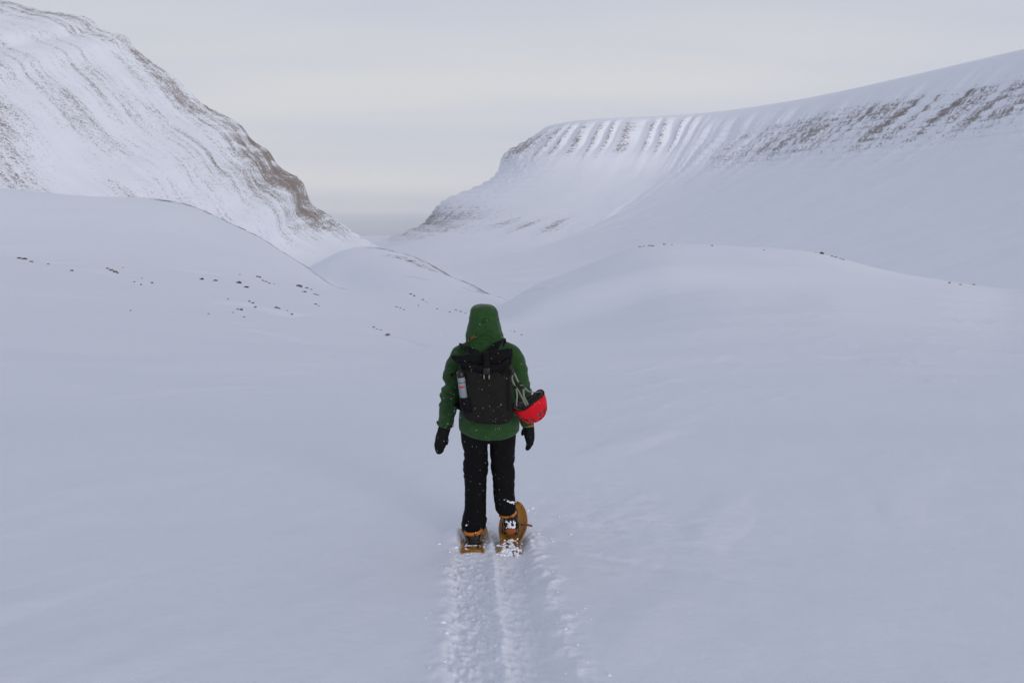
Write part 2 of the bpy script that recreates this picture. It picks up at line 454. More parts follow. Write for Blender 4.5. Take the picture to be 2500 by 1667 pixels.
# ------------------------------------------------------------------ left mountain
SIL_L = [(-2600, -120), (-900, -90), (-300, -50), (0, 4), (37, 12), (104, 33), (182, 41), (224, 54), (249, 79), (315, 100), (328, 120), (352, 141), (415, 187), (493, 257),
         (593, 315), (618, 348), (655, 373), (680, 410), (742, 456), (750, 489), (767, 506), (813, 535), (900, 597), (980, 655), (1100, 720), (1300, 760)]
def build_left_mountain():
    YN = 1500.0
    sx = np.array([ray(*p)[0] * YN for p in SIL_L]); sz = np.array([ray(*p)[1] * YN for p in SIL_L])
    xs = np.concatenate([np.linspace(-2900, -1020, 90, endpoint=False), np.linspace(-1020, -150, 470), ])
    ws = np.concatenate([-np.geomspace(900, 6, 34), np.linspace(0, 640, 400, endpoint=False), np.linspace(640, 1250, 90)])
    ys = YN - ws[::-1]
    Y, X = np.meshgrid(ys, xs, indexing='ij')
    Wd = YN + 45 * fbm2(X / 160.0, X * 0, 3, 81) - 0 - Y                       # distance in front of the nose edge
    Fz = pchip(sx, sz, X)
    s = 0.30
    Z = Fz - np.where(Wd > 0, s * Wd, -0.75 * Wd) + 4
    cc = 0.35 * X + 0.94 * Y; tt = 0.94 * X - 0.35 * Y
    c1 = cc + 3 * fbm2(cc / 60, tt / 160, 2, 82)
    gul = fbm2(c1 / 80.0, tt / 420.0, 2, 83, gain=0.45)
    Z = Z + gul * 4.0 * sstep(0, 120, Wd) + fbm2(X / 60, Y / 60, 5, 84, gain=0.5) * 2.2
    crag = fbm2(X / 13, Z / 10 + Y / 25, 5, 85, gain=0.65)
    up = sstep(150, -60, Wd) 
    Z = Z + crag * 5.0 * up
    gz = base_ground(X, np.maximum(Y, 10))
    apron = sstep(0, 120, Z - gz)
    # bare rock: dense along the nose, streaks down the fall line elsewhere
    fine = fbm2(X / 6.0, Z / 5.0 + Y / 7.0, 4, 86, gain=0.7)
    streak = fbm2(c1 / 17.0, tt / 130.0, 4, 87, gain=0.65)
    streak2 = fbm2(c1 / 75.0, tt / 260.0, 3, 88)
    patch = fbm2(X / 120.0, (Z + 0.4 * Y) / 90.0, 3, 100)
    low = np.exp(-((X + 430) / 130.0) ** 2)                                    # the crag low on the nose
    edge = sstep(150 + 70 * low, 0, Wd + 70 * streak2 + 30 * patch)
    tops = sstep(-600, -760, X) * sstep(150, 30, Wd)
    iso = fbm2(X / 15.0, (Z + 0.5 * Y) / 13.0, 4, 103, gain=0.68)
    fiss = fbm2(c1 / 8.0, tt / 45.0, 3, 101, gain=0.6)
    rock = 0.34 + 0.16 * edge + 0.26 * edge * low + 0.14 * tops + 0.58 * streak + 0.44 * streak2 + 0.34 * patch + 0.42 * fine + 0.20 * fiss * (edge + 0.4) + 0.36 * iso * (edge + 0.35)
    stra = np.maximum(0, np.sin(Z / 4.1 + 1.5 * fbm2(X / 40, Y / 40, 2, 89)))
    rock = rock + low * edge * 0.25 * (0.6 - stra)
    rock = rock * (0.45 + 0.55 * sstep(-10, 70, Z - gz)) 
    Z = smax(Z, gz - 19.0, 76.0)
    o = grid_mesh('left_mountain', np.stack([X, Y, Z], -1), MAT['left_slope'], {'rock': rock})
    return lab(o, kind='structure')
left_mountain = build_left_mountain()

# ------------------------------------------------------------------ right mountain: a plateau edge with fluted cliffs over a long scree apron
SIL_R = [(1286, 311), (1263, 330), (1233, 351), (1206, 368), (1195, 387), (1189, 414), (1164, 439), (1099, 470), (1068, 483), (1047, 502), (1026, 533), (1011, 552), (969, 571), (938, 583), (880, 612), (780, 640)]
RIDGE = [(1286, 311), (1380, 292), (1500, 287), (1600, 284), (1700, 281), (1766, 272), (1860, 259), (1952, 245), (2068, 222), (2222, 185), (2388, 146), (2500, 121)]
def build_right_mountain():
    H = ray(1286, 311)[1] * 2600.0
    edge = []
    for p in RIDGE:
        a, b = ray(*p); y = H / b
        edge.append((a * y, y))
    edge = [(420, 3900), (210, 3300), (90, 2900)] + edge + [(905, 1020), (960, 640), (1010, 200), (1060, -400), (1120, -1200)]
    E = np.array(edge)
    for _ in range(2):                                                        # ease the plan of the edge
        E[1:-1] = 0.22 * E[:-2] + 0.56 * E[1:-1] + 0.22 * E[2:]
    L = np.concatenate([[0], np.cumsum(np.hypot(*np.diff(E, axis=0).T))])
    iN = 3
    lN = L[iN]
    us = np.concatenate([np.linspace(0, lN - 120, 50, endpoint=False), np.linspace(lN - 120, L[-5] + 250, 900, endpoint=False), np.linspace(L[-5] + 250, L[-1], 60)])
    ex = pchip(L, E[:, 0], us); ey = pchip(L, E[:, 1], us)
    k = 60
    exs = pchip(L, E[:, 0], np.clip(us + 140, 0, L[-1])) - pchip(L, E[:, 0], np.clip(us - 140, 0, L[-1]))
    eys = pchip(L, E[:, 1], np.clip(us + 140, 0, L[-1])) - pchip(L, E[:, 1], np.clip(us - 140, 0, L[-1]))
    nn = np.hypot(exs, eys); nx, ny = eys / nn, -exs / nn                      # outward: to the left of the way along the edge
    sgn = np.where(nx * -0.8 + ny * -0.6 < 0, -1, 1); nx *= sgn; ny *= sgn
    # nose profile from its outline, in the vertical plane through the nose along d0
    d0 = np.array([-0.86, -0.51]); e0 = np.array(edge[3])
    po, pz = [], []
    for p in SIL_R:
        a, b = ray(*p)
        # x = a y ; (x, y) = e0 + o d0
        o_ = (a * e0[1] - e0[0]) / (d0[0] - a * d0[1])
        y_ = e0[1] + o_ * d0[1]
        po.append(o_); pz.append(b * y_)
    po = np.array(po); pz = np.array(pz)
    po = po - po[0]
    po = np.maximum.accumulate(po + np.arange(len(po)) * 1e-3)
    os_ = np.concatenate([-np.geomspace(900, 8, 22), np.linspace(0, 420, 300, endpoint=False), np.linspace(420, 1000, 110)])
    g_o = np.array([0, 25, 60, 95, 130, 170, 230, 310, 420, 560, 720, 1000.0])
    g_d = np.array([0, -10, -36, -78, -108, -150, -190, -228, -270, -312, -345, -368.0])
    O, U = np.meshgrid(os_, us, indexing='ij')
    oc = np.maximum(O, 0)
    z_nose = pchip(np.append(po, 1600), np.append(pz, pz[-1] - 20), oc)
    z_gen = H + pchip(g_o, g_d, oc)
    blend = sstep(lN + 20, lN + 330, U)
    Z = z_nose * (1 - blend) + z_gen * blend
    drop = H - Z
    Z = Z + np.where(O < 0, 0.03 * -O - 2.0 * np.exp(O / 30.0) + 2.0, 0)
    V = np.clip(drop / 360.0, 0, 1)
    # flutes
    uf = U + 0.12 * drop + 12 * fbm2(U / 140, drop / 200, 2, 91)
    per = 46.0
    ph = uf / per + 0.75 * noise2(uf / 88.0, uf * 0 + 0.002 * drop, 92)
    tri = np.abs((ph % 1.0) - 0.38) / 0.62
    tri = np.where((ph % 1.0) < 0.38, 1 - (ph % 1.0) / 0.38, ((ph % 1.0) - 0.38) / 0.62)
    fl_u = sstep(lN + 120, lN + 200, U) * (1 - sstep(lN + 560, lN + 720, U))
    fl_v = sstep(2, 22, drop) * (1 - sstep(62, 128, drop))
    fa = 0.55 + 0.9 * np.abs(noise2(np.floor(ph) * 0.73 + 0.4, ph * 0 + 0.3, 99))
    flute = (tri - 0.5) * 19 * fa * fl_u * fl_v * (1 + 0.8 * fbm2(uf / 28, drop / 34, 4, 90, gain=0.6))
    rug = fbm2(uf / 46.0, drop / 220.0, 3, 93, gain=0.42) * 16 * sstep(10, 60, drop) * (1 - sstep(120, 215, drop)) * (1 - 0.7 * fl_u)
    band = sstep(30, 70, drop) * (1 - sstep(150, 215, drop))
    step = (np.floor(Z / 15.0) + sstep(0.25, 0.75, (Z / 15.0) % 1.0)) * 15.0 - Z
    nose_c = (1 - sstep(lN + 140, lN + 330, U)) * sstep(10, 30, drop)
    ou = O + flute + rug + nose_c * 9.0 * fbm2(U / 22.0, Z / 16.0, 4, 102, gain=0.62)
    amp_s = band * sstep(lN + 560, lN + 760, U) + (1 - blend) * sstep(15, 40, drop) + nose_c
    Z = Z + step * 0.55 * np.clip(amp_s, 0, 1)
    Z = Z + fbm2(U / 90, O / 90, 3, 94) * 3.0 * sstep(60, 160, drop)
    X = ex[None, :] + nx[None, :] * ou; Y = ey[None, :] + ny[None, :] * ou
    gz = base_ground(X, np.clip(Y, 10, 4600))
    gz = np.where(Y > 40, gz, -110)
    # bare rock
    fine = fbm2(U / 7.0, Z / 3.6, 4, 95, gain=0.7)
    strat = fbm2(U / 170.0, (Z - 0.02 * U) / 5.2, 3, 96, gain=0.6)
    diag = fbm2((uf + 0.38 * drop) / 24.0, drop / 190.0, 4, 97, gain=0.6)
    amt = fbm2(U / 210.0, drop / 120.0, 3, 98)
    right = sstep(lN + 600, lN + 900, U)
    b2 = sstep(28, 80, drop + 22 * amt) * (1 - sstep(115, 215, drop + 40 * diag))
    rock = 0.0 + right * b2 * (0.52 + 0.50 * strat + 1.0 * diag + 0.45 * amt) + 0.40 * fine
    crest = fl_u * sstep(8, 24, drop) * (1 - sstep(90, 150, drop)) * np.exp(-((((ph + 0.5) % 1.0) - 0.5) / 0.26) ** 2)
    rock = np.maximum(rock, crest * (0.66 + 0.4 * strat) + 0.55 * fine)
    nose = (1 - sstep(lN + 130, lN + 270, U + 0.28 * drop))
    cl1 = np.exp(-((Z - (H - 66)) / 55.0) ** 2); cl2 = np.exp(-((Z + 34) / 62.0) ** 2) * (1 - sstep(lN + 170, lN + 420, U))
    rock = np.maximum(rock, 0.02 + np.maximum(nose * cl1, cl2) * (0.74 + 0.45 * strat + 0.5 * diag) + 0.5 * fine)
    low = np.exp(-((Z + 35) / 30.0) ** 2) * sstep(lN + 60, lN + 200, U) * (1 - sstep(lN + 520, lN + 760, U))
    rock = np.maximum(rock, -0.15 + low * (0.42 + 0.9 * diag + 0.6 * amt) + 0.5 * fine)
    Z = smax(Z, gz - 8.0, 30.0)
    P = np.stack([X, Y, Z], -1)[:, ::-1]
    o = grid_mesh('right_mountain', P, MAT['right_slope'], {'rock': rock[:, ::-1]})
    return lab(o, kind='structure')
right_mountain = build_right_mountain()

# ------------------------------------------------------------------ sea and air
def build_sea():
    m, t, b = new_mat('sea_water')
    b.inputs['Base Color'].default_value = (0.70, 0.72, 0.78, 1); b.inputs['Roughness'].default_value = 0.8
    n = t.n('ShaderNodeTexNoise'); n.inputs['Scale'].default_value = 0.02; n.inputs['Detail'].default_value = 5
    g = t.n('ShaderNodeNewGeometry'); t.l(g.outputs['Position'], n.inputs['Vector'])
    bp = t.n('ShaderNodeBump'); bp.inputs['Strength'].default_value = 0.5; bp.inputs['Distance'].default_value = 4.0
    t.l(n.outputs['Fac'], bp.inputs['Height']); t.l(bp.outputs[0], b.inputs['Normal'])
    bm = bmesh.new()
    vs_ = [bm.verts.new((SEA_R * math.cos(k * math.tau / 96), SEA_R * math.sin(k * math.tau / 96), SEA_Z)) for k in range(96)]
    bm.faces.new(vs_)
    me = bpy.data.meshes.new('sea'); bm.to_mesh(me); bm.free(); me.materials.append(m)
    o = bpy.data.objects.new('sea', me); COL.objects.link(o)
    return lab(o, kind='structure')
SEA_R = 38000.0
sea = build_sea()

def build_haze():
    m = bpy.data.materials.new('cold_haze'); m.use_nodes = True
    nt = m.node_tree; nt.nodes.clear(); t = NT(nt)
    o_ = t.n('ShaderNodeOutputMaterial'); v = t.n('ShaderNodeVolumePrincipled')
    v.inputs['Color'].default_value = (0.985, 0.985, 0.99, 1); v.inputs['Density'].default_value = HAZE
    v.inputs['Anisotropy'].default_value = 0.0
    t.l(v.outputs[0], o_.inputs['Volume'])
    s = SEA_R + 500; zb, zt = SEA_Z - 1.5, 470.0
    bm = bmesh.new(); bmesh.ops.create_cube(bm, size=1.0)
    for q in bm.verts:
        q.co = Vector((q.co.x * 2 * s, q.co.y * 2 * s, zb if q.co.z < 0 else zt))
    me = bpy.data.meshes.new('haze'); bm.to_mesh(me); bm.free(); me.materials.append(m)
    o = bpy.data.objects.new('haze', me); COL.objects.link(o)
    return lab(o, kind='stuff')
HAZE = 0.00008
haze = build_haze()

# ------------------------------------------------------------------ building blocks for the walker and the gear
def P(px, row, dy=0.0):
    return at(px, row, YP + dy)

def world_loc(o):
    v = Vector((0, 0, 0))
    while o is not None:
        v = v + o.location; o = o.parent
    return v

def obj(name, verts, faces, mat, parent=None, smooth=True, loc=None):
    """one mesh object; verts in world space, stored relative to the thing's base"""
    base = world_loc(parent) if parent is not None else (Vector(loc) if loc is not None else Vector((0, 0, 0)))
    v = np.asarray(verts, float).reshape(-1, 3) - np.array(base)[None, :]
    me = bpy.data.meshes.new(name)
    me.from_pydata([tuple(p) for p in v], [], [tuple(int(i) for i in f) for f in faces])
    me.polygons.foreach_set('use_smooth', [smooth] * len(me.polygons))
    me.materials.append(mat)
    me.update()
    o = bpy.data.objects.new(name, me); COL.objects.link(o)
    if parent is not None:
        o.parent = parent
    else:
        o.location = base
    return o

def empty(name, loc):
    o = bpy.data.objects.new(name, None); COL.objects.link(o); o.location = loc
    o.empty_display_size = 0.1
    return o

def loft(rings, cap=True, close=True):
    n = len(rings[0]); v = [p for r in rings for p in r]; f = []
    for i in range(len(rings) - 1):
        for j in range(n if close else n - 1):
            k = (j + 1) % n
            f.append((i * n + j, i * n + k, (i + 1) * n + k, (i + 1) * n + j))
    if cap:
        f.append(tuple(range(n - 1, -1, -1)))
        f.append(tuple(range((len(rings) - 1) * n, len(rings) * n)))
    return v, f

def sell(cx, cy, cz, hw, hd, n=28, e=2.0, tilt=0.0):
    r = []
    for k in range(n):
        a = math.tau * k / n
        c, s_ = math.cos(a), math.sin(a)
        x = math.copysign(abs(c) ** (2 / e), c) * hw; y = math.copysign(abs(s_) ** (2 / e), s_) * hd
        r.append((cx + x, cy + y, cz + tilt * y))
    return r

def tube(pts, rad, n=16, cap=True, squash=1.0, up=Vector((0, 1, 0))):
    """swept ellipse: rad = radius per point; squash scales the section along 'up'"""
    pts = [Vector(p) for p in pts]; rings = []
    for i, p in enumerate(pts):
        d = (pts[min(i + 1, len(pts) - 1)] - pts[max(i - 1, 0)]).normalized()
        a = d.cross(up)
        if a.length < 1e-4: a = d.cross(Vector((1, 0, 0)))
        a.normalize(); b = d.cross(a).normalized()
        r = rad[i] if isinstance(rad, (list, tuple)) else rad
        rings.append([p + a * (math.cos(math.tau * k / n) * r) + b * (math.sin(math.tau * k / n) * r * squash) for k in range(n)])
    return loft(rings, cap)

def dens(pts, rad, m=6):
    """resample a polyline with radii smoothly"""
    pts = np.array([list(p) for p in pts]); rad = np.array(rad, float)
    t = np.arange(len(pts)); q = np.linspace(0, len(pts) - 1, (len(pts) - 1) * m + 1)
    out_ = np.stack([pchip(t, pts[:, k], q) for k in range(3)], -1)
    return [Vector(p) for p in out_], list(pchip(t, rad, q))

def ribbon(pts, width, thick, side, m=5):
    """flat strap swept along points; side = direction of its width"""
    p, w = dens(pts, [width] * len(pts), m) if m > 1 else ([Vector(q) for q in pts], [width] * len(pts))
    rings = []
    for i, c in enumerate(p):
        d = (p[min(i + 1, len(p) - 1)] - p[max(i - 1, 0)]).normalized()
        s_ = Vector(side); s_ = (s_ - d * s_.dot(d)).normalized(); nrm = d.cross(s_).normalized()
        rings.append([c + s_ * (w[i] / 2) + nrm * (thick / 2), c - s_ * (w[i] / 2) + nrm * (thick / 2), c - s_ * (w[i] / 2) - nrm * (thick / 2), c + s_ * (w[i] / 2) - nrm * (thick / 2)])
    return loft(rings, True)

def ellipsoid(c, r, n=20, m=12):
    rings = []
    for i in range(m + 1):
        th = -math.pi / 2 + math.pi * (i + 0.001) / (m + 0.002)
        rings.append([(c[0] + r[0] * math.cos(th) * math.cos(math.tau * k / n), c[1] + r[1] * math.cos(th) * math.sin(math.tau * k / n), c[2] + r[2] * math.sin(th)) for k in range(n)])
    return loft(rings, True)

def box(c, s_, rot=None):
    v = []
    for z in (-1, 1):
        for (x, y) in ((-1, -1), (1, -1), (1, 1), (-1, 1)):
            q = Vector((x * s_[0] / 2, y * s_[1] / 2, z * s_[2] / 2))
            if rot is not None: q = rot @ q
            v.append(Vector(c) + q)
    return v, [(3, 2, 1, 0), (4, 5, 6, 7), (0, 1, 5, 4), (1, 2, 6, 5), (2, 3, 7, 6), (3, 0, 4, 7)]

def join(parts):
    v, f = [], []
    for pv, pf in parts:
        b = len(v); v += [tuple(p) for p in pv]; f += [tuple(i + b for i in q) for q in pf]
    return v, f

def modded(verts, faces, mods):
    """run modifiers on a scratch mesh and hand back the result"""
    me = bpy.data.meshes.new('scratch'); me.from_pydata([tuple(p) for p in verts], [], [tuple(q) for q in faces]); me.update()
    bm = bmesh.new(); bm.from_mesh(me); bmesh.ops.recalc_face_normals(bm, faces=bm.faces); bm.to_mesh(me); bm.free()
    o = bpy.data.objects.new('scratch', me); COL.objects.link(o)
    for kind, kw in mods:
        md = o.modifiers.new(kind, kind)
        for k, v in kw.items(): setattr(md, k, v)
    dg = bpy.context.evaluated_depsgraph_get()
    ev = o.evaluated_get(dg); em = ev.to_mesh()
    vv = np.empty(len(em.vertices) * 3); em.vertices.foreach_get('co', vv)
    nn = np.empty(len(em.vertices) * 3); em.vertices.foreach_get('normal', nn)
    ff = [tuple(p.vertices) for p in em.polygons]
    ev.to_mesh_clear()
    bpy.data.objects.remove(o); bpy.data.meshes.remove(me)
    return vv.reshape(-1, 3), ff, nn.reshape(-1, 3)

def fuse(parts, voxel=0.009, smooth=6):
    v, f = join(parts)
    return modded(v, f, [('REMESH', dict(mode='VOXEL', voxel_size=voxel)), ('SMOOTH', dict(iterations=smooth, factor=0.6))])

def bevelled(verts, faces, w=0.004, seg=2):
    v, f, n = modded(verts, faces, [('BEVEL', dict(width=w, segments=seg, limit_method='ANGLE'))])
    return v, f

def subsurf(verts, faces, lv=2):
    v, f, n = modded(verts, faces, [('SUBSURF', dict(levels=lv))])
    return v, f

def solid(verts, faces, t, off=0.0):
    v, f, n = modded(verts, faces, [('SOLIDIFY', dict(thickness=t, offset=off))])
    return v, f

# ------------------------------------------------------------------ materials of the walker and the gear
def cloth(name, col, var=0.25, rough=0.75, weave=900.0, fold=26.0, sheen=0.0, fold_s=0.25, spec=0.12):
    m, t, b = new_mat(name)
    b.inputs['Roughness'].default_value = rough
    b.inputs['Specular IOR Level'].default_value = spec
    if sheen: b.inputs['Sheen Weight'].default_value = sheen
    g = t.n('ShaderNodeTexCoord')
    n = t.n('ShaderNodeTexNoise'); n.inputs['Scale'].default_value = 22.0; n.inputs['Detail'].default_value = 6; n.inputs['Roughness'].default_value = 0.65
    t.l(g.outputs['Object'], n.inputs['Vector'])
    mx_ = t.n('ShaderNodeMixRGB')
    mx_.inputs[1].default_value = tuple(c * (1 - var) for c in col) + (1,); mx_.inputs[2].default_value = tuple(c * (1 + var) for c in col) + (1,)
    t.l(n.outputs['Fac'], mx_.inputs['Fac']); t.l(mx_.outputs[0], b.inputs['Base Color'])
    f = t.n('ShaderNodeTexNoise'); f.inputs['Scale'].default_value = fold; f.inputs['Detail'].default_value = 3
    mp_ = t.n('ShaderNodeMapping'); mp_.inputs['Scale'].default_value = (1, 1, 1.8); t.l(g.outputs['Object'], mp_.inputs[0]); t.l(mp_.outputs[0], f.inputs['Vector'])
    b1 = t.n('ShaderNodeBump'); b1.inputs['Strength'].default_value = fold_s; b1.inputs['Distance'].default_value = 0.012; t.l(f.outputs['Fac'], b1.inputs['Height'])
    w_ = t.n('ShaderNodeTexNoise'); w_.inputs['Scale'].default_value = weave; t.l(g.outputs['Object'], w_.inputs['Vector'])
    b2 = t.n('ShaderNodeBump'); b2.inputs['Strength'].default_value = 0.25; b2.inputs['Distance'].default_value = 0.001; t.l(w_.outputs['Fac'], b2.inputs['Height']); t.l(b1.outputs[0], b2.inputs['Normal'])
    t.l(b2.outputs[0], b.inputs['Normal'])
    return m

def hard(name, col, rough=0.4, coat=0.0, var=0.12, scale=30.0, metal=0.0, transl=0.0, bump=0.0, spec=0.35):
    m, t, b = new_mat(name)
    b.inputs['Roughness'].default_value = rough; b.inputs['Metallic'].default_value = metal
    b.inputs['Specular IOR Level'].default_value = spec; b.inputs['Coat Weight'].default_value = coat; b.inputs['Coat Roughness'].default_value = 0.12
    if transl:
        b.inputs['Subsurface Weight'].default_value = transl; b.inputs['Subsurface Radius'].default_value = (0.02, 0.01, 0.004)
    g = t.n('ShaderNodeTexCoord'); n = t.n('ShaderNodeTexNoise'); n.inputs['Scale'].default_value = scale; n.inputs['Detail'].default_value = 6; n.inputs['Roughness'].default_value = 0.7
    t.l(g.outputs['Object'], n.inputs['Vector'])
    mx_ = t.n('ShaderNodeMixRGB'); mx_.inputs[1].default_value = tuple(c * (1 - var) for c in col) + (1,); mx_.inputs[2].default_value = tuple(c * (1 + var) for c in col) + (1,)
    t.l(n.outputs['Fac'], mx_.inputs['Fac']); t.l(mx_.outputs[0], b.inputs['Base Color'])
    if bump:
        bp = t.n('ShaderNodeBump'); bp.inputs['Strength'].default_value = bump; bp.inputs['Distance'].default_value = 0.003; t.l(n.outputs['Fac'], bp.inputs['Height']); t.l(bp.outputs[0], b.inputs['Normal'])
    return m

def snow_plain(name):
    m, t, b = new_mat(name)
    b.inputs['Base Color'].default_value = (0.845, 0.87, 0.965, 1); b.inputs['Roughness'].default_value = 0.7
    g = t.n('ShaderNodeNewGeometry'); n = t.n('ShaderNodeTexNoise'); n.inputs['Scale'].default_value = 160; n.inputs['Detail'].default_value = 4
    t.l(g.outputs['Position'], n.inputs['Vector'])
    bp = t.n('ShaderNodeBump'); bp.inputs['Strength'].default_value = 0.4; bp.inputs['Distance'].default_value = 0.004; t.l(n.outputs['Fac'], bp.inputs['Height']); t.l(bp.outputs[0], b.inputs['Normal'])
    return m

MAT['jacket'] = cloth('green_shell_fabric', (0.0175, 0.061, 0.014), 0.45, 0.75, fold_s=0.9, sheen=0.12, spec=0.2)
MAT['trousers'] = cloth('black_trouser_fabric', (0.0045, 0.0045, 0.0055), 0.3, 0.8, fold=18)
MAT['pack'] = cloth('charcoal_pack_fabric', (0.013, 0.0125, 0.011), 0.4, 0.8, weave=500, fold=10, fold_s=0.7)
MAT['pack_dark'] = cloth('black_roll_top_fabric', (0.0055, 0.0055, 0.007), 0.35, 0.75, weave=500, fold=14)
MAT['webbing'] = cloth('black_webbing', (0.006, 0.006, 0.0065), 0.3, 0.75)
MAT['mitten'] = cloth('black_leather', (0.006, 0.007, 0.007), 0.35, 0.65, fold=30)
MAT['boot'] = hard('black_boot_leather', (0.012, 0.012, 0.013), 0.55, var=0.4, bump=0.3)
MAT['skin'] = hard('skin', (0.52, 0.33, 0.25), 0.5, var=0.08, transl=0.1)
MAT['eye'] = hard('eye_white', (0.7, 0.7, 0.7), 0.2)
MAT['red'] = hard('red_helmet_shell', (0.62, 0.0015, 0.010), 0.45, coat=0.0, var=0.06, spec=0.22)
MAT['liner'] = hard('grey_helmet_foam', (0.10, 0.12, 0.11), 0.9, var=0.2, bump=0.3)
MAT['strap_pale'] = cloth('pale_grey_webbing', (0.27, 0.29, 0.25), 0.15, 0.8)
MAT['plastic'] = hard('black_buckle_plastic', (0.012, 0.012, 0.012), 0.35)
MAT['orange'] = hard('amber_deck_plastic', (0.34, 0.150, 0.018), 0.45, coat=0.15, var=0.4, scale=55, transl=0.1, bump=0.25)
MAT['orange_strap'] = hard('orange_rubber_strap', (0.50, 0.16, 0.014), 0.45, var=0.15)
MAT['brown'] = hard('brown_heel_rubber', (0.24, 0.065, 0.018), 0.6, var=0.3)
MAT['steel'] = hard('grey_steel', (0.35, 0.36, 0.38), 0.35, metal=1.0)
MAT['bottle'] = hard('brushed_silver_bottle', (0.22, 0.26, 0.29), 0.5, metal=0.1, var=0.18, scale=18)
MAT['tan'] = cloth('tan_leather', (0.24, 0.14, 0.05), 0.2, 0.7)
MAT['red_print'] = hard('red_print', (0.55, 0.01, 0.03), 0.5)
MAT['powder'] = snow_plain('loose_powder_snow')

# ------------------------------------------------------------------ person
AX = 0.06                                           # body axis lies this far past the heels
WALKER = P(1190, 1335, AX); WALKER.z = Z_FEET
def pring(row, xl, xr, hd, dy=AX, n=32, e=2.3, tilt=0.0):
    a = P(xl, row, dy); b = P(xr, row, dy)
    return sell((a.x + b.x) / 2, YP + dy, a.z, (b.x - a.x) / 2, hd, n, e, tilt)

def mpx(r, row=1000):                               # photo pixels to metres at the walker
    return (P(1250 + r, row, AX).x - P(1250, row, AX).x)

def limb(spec, m=6, n=18, squash=1.0):
    pts = [P(x, r, AX + d) for (x, r, q, d) in spec]; rad = [mpx(q, r) for (x, r, q, d) in spec]
    p, r_ = dens(pts, rad, m)
    return tube(p, r_, n, True, squash)

L_ARM = [(1150, 852, 22, 0.0), (1130, 864, 25, 0.0), (1114, 890, 25.5, -0.005), (1108, 920, 25, -0.01), (1105, 948, 22, -0.015), (1100, 975, 21, 0.0), (1094, 1002, 19.5, 0.01), (1086, 1036, 18, 0.03)]
R_ARM = [(1224, 850, 22, 0.0), (1244, 862, 25, 0.0), (1258, 890, 26, -0.005), (1264, 918, 25, -0.01), (1269, 948, 22.5, -0.01), (1274, 978, 20.5, 0.02), (1281, 1006, 18.5, 0.05), (1288, 1032, 16, 0.08)]

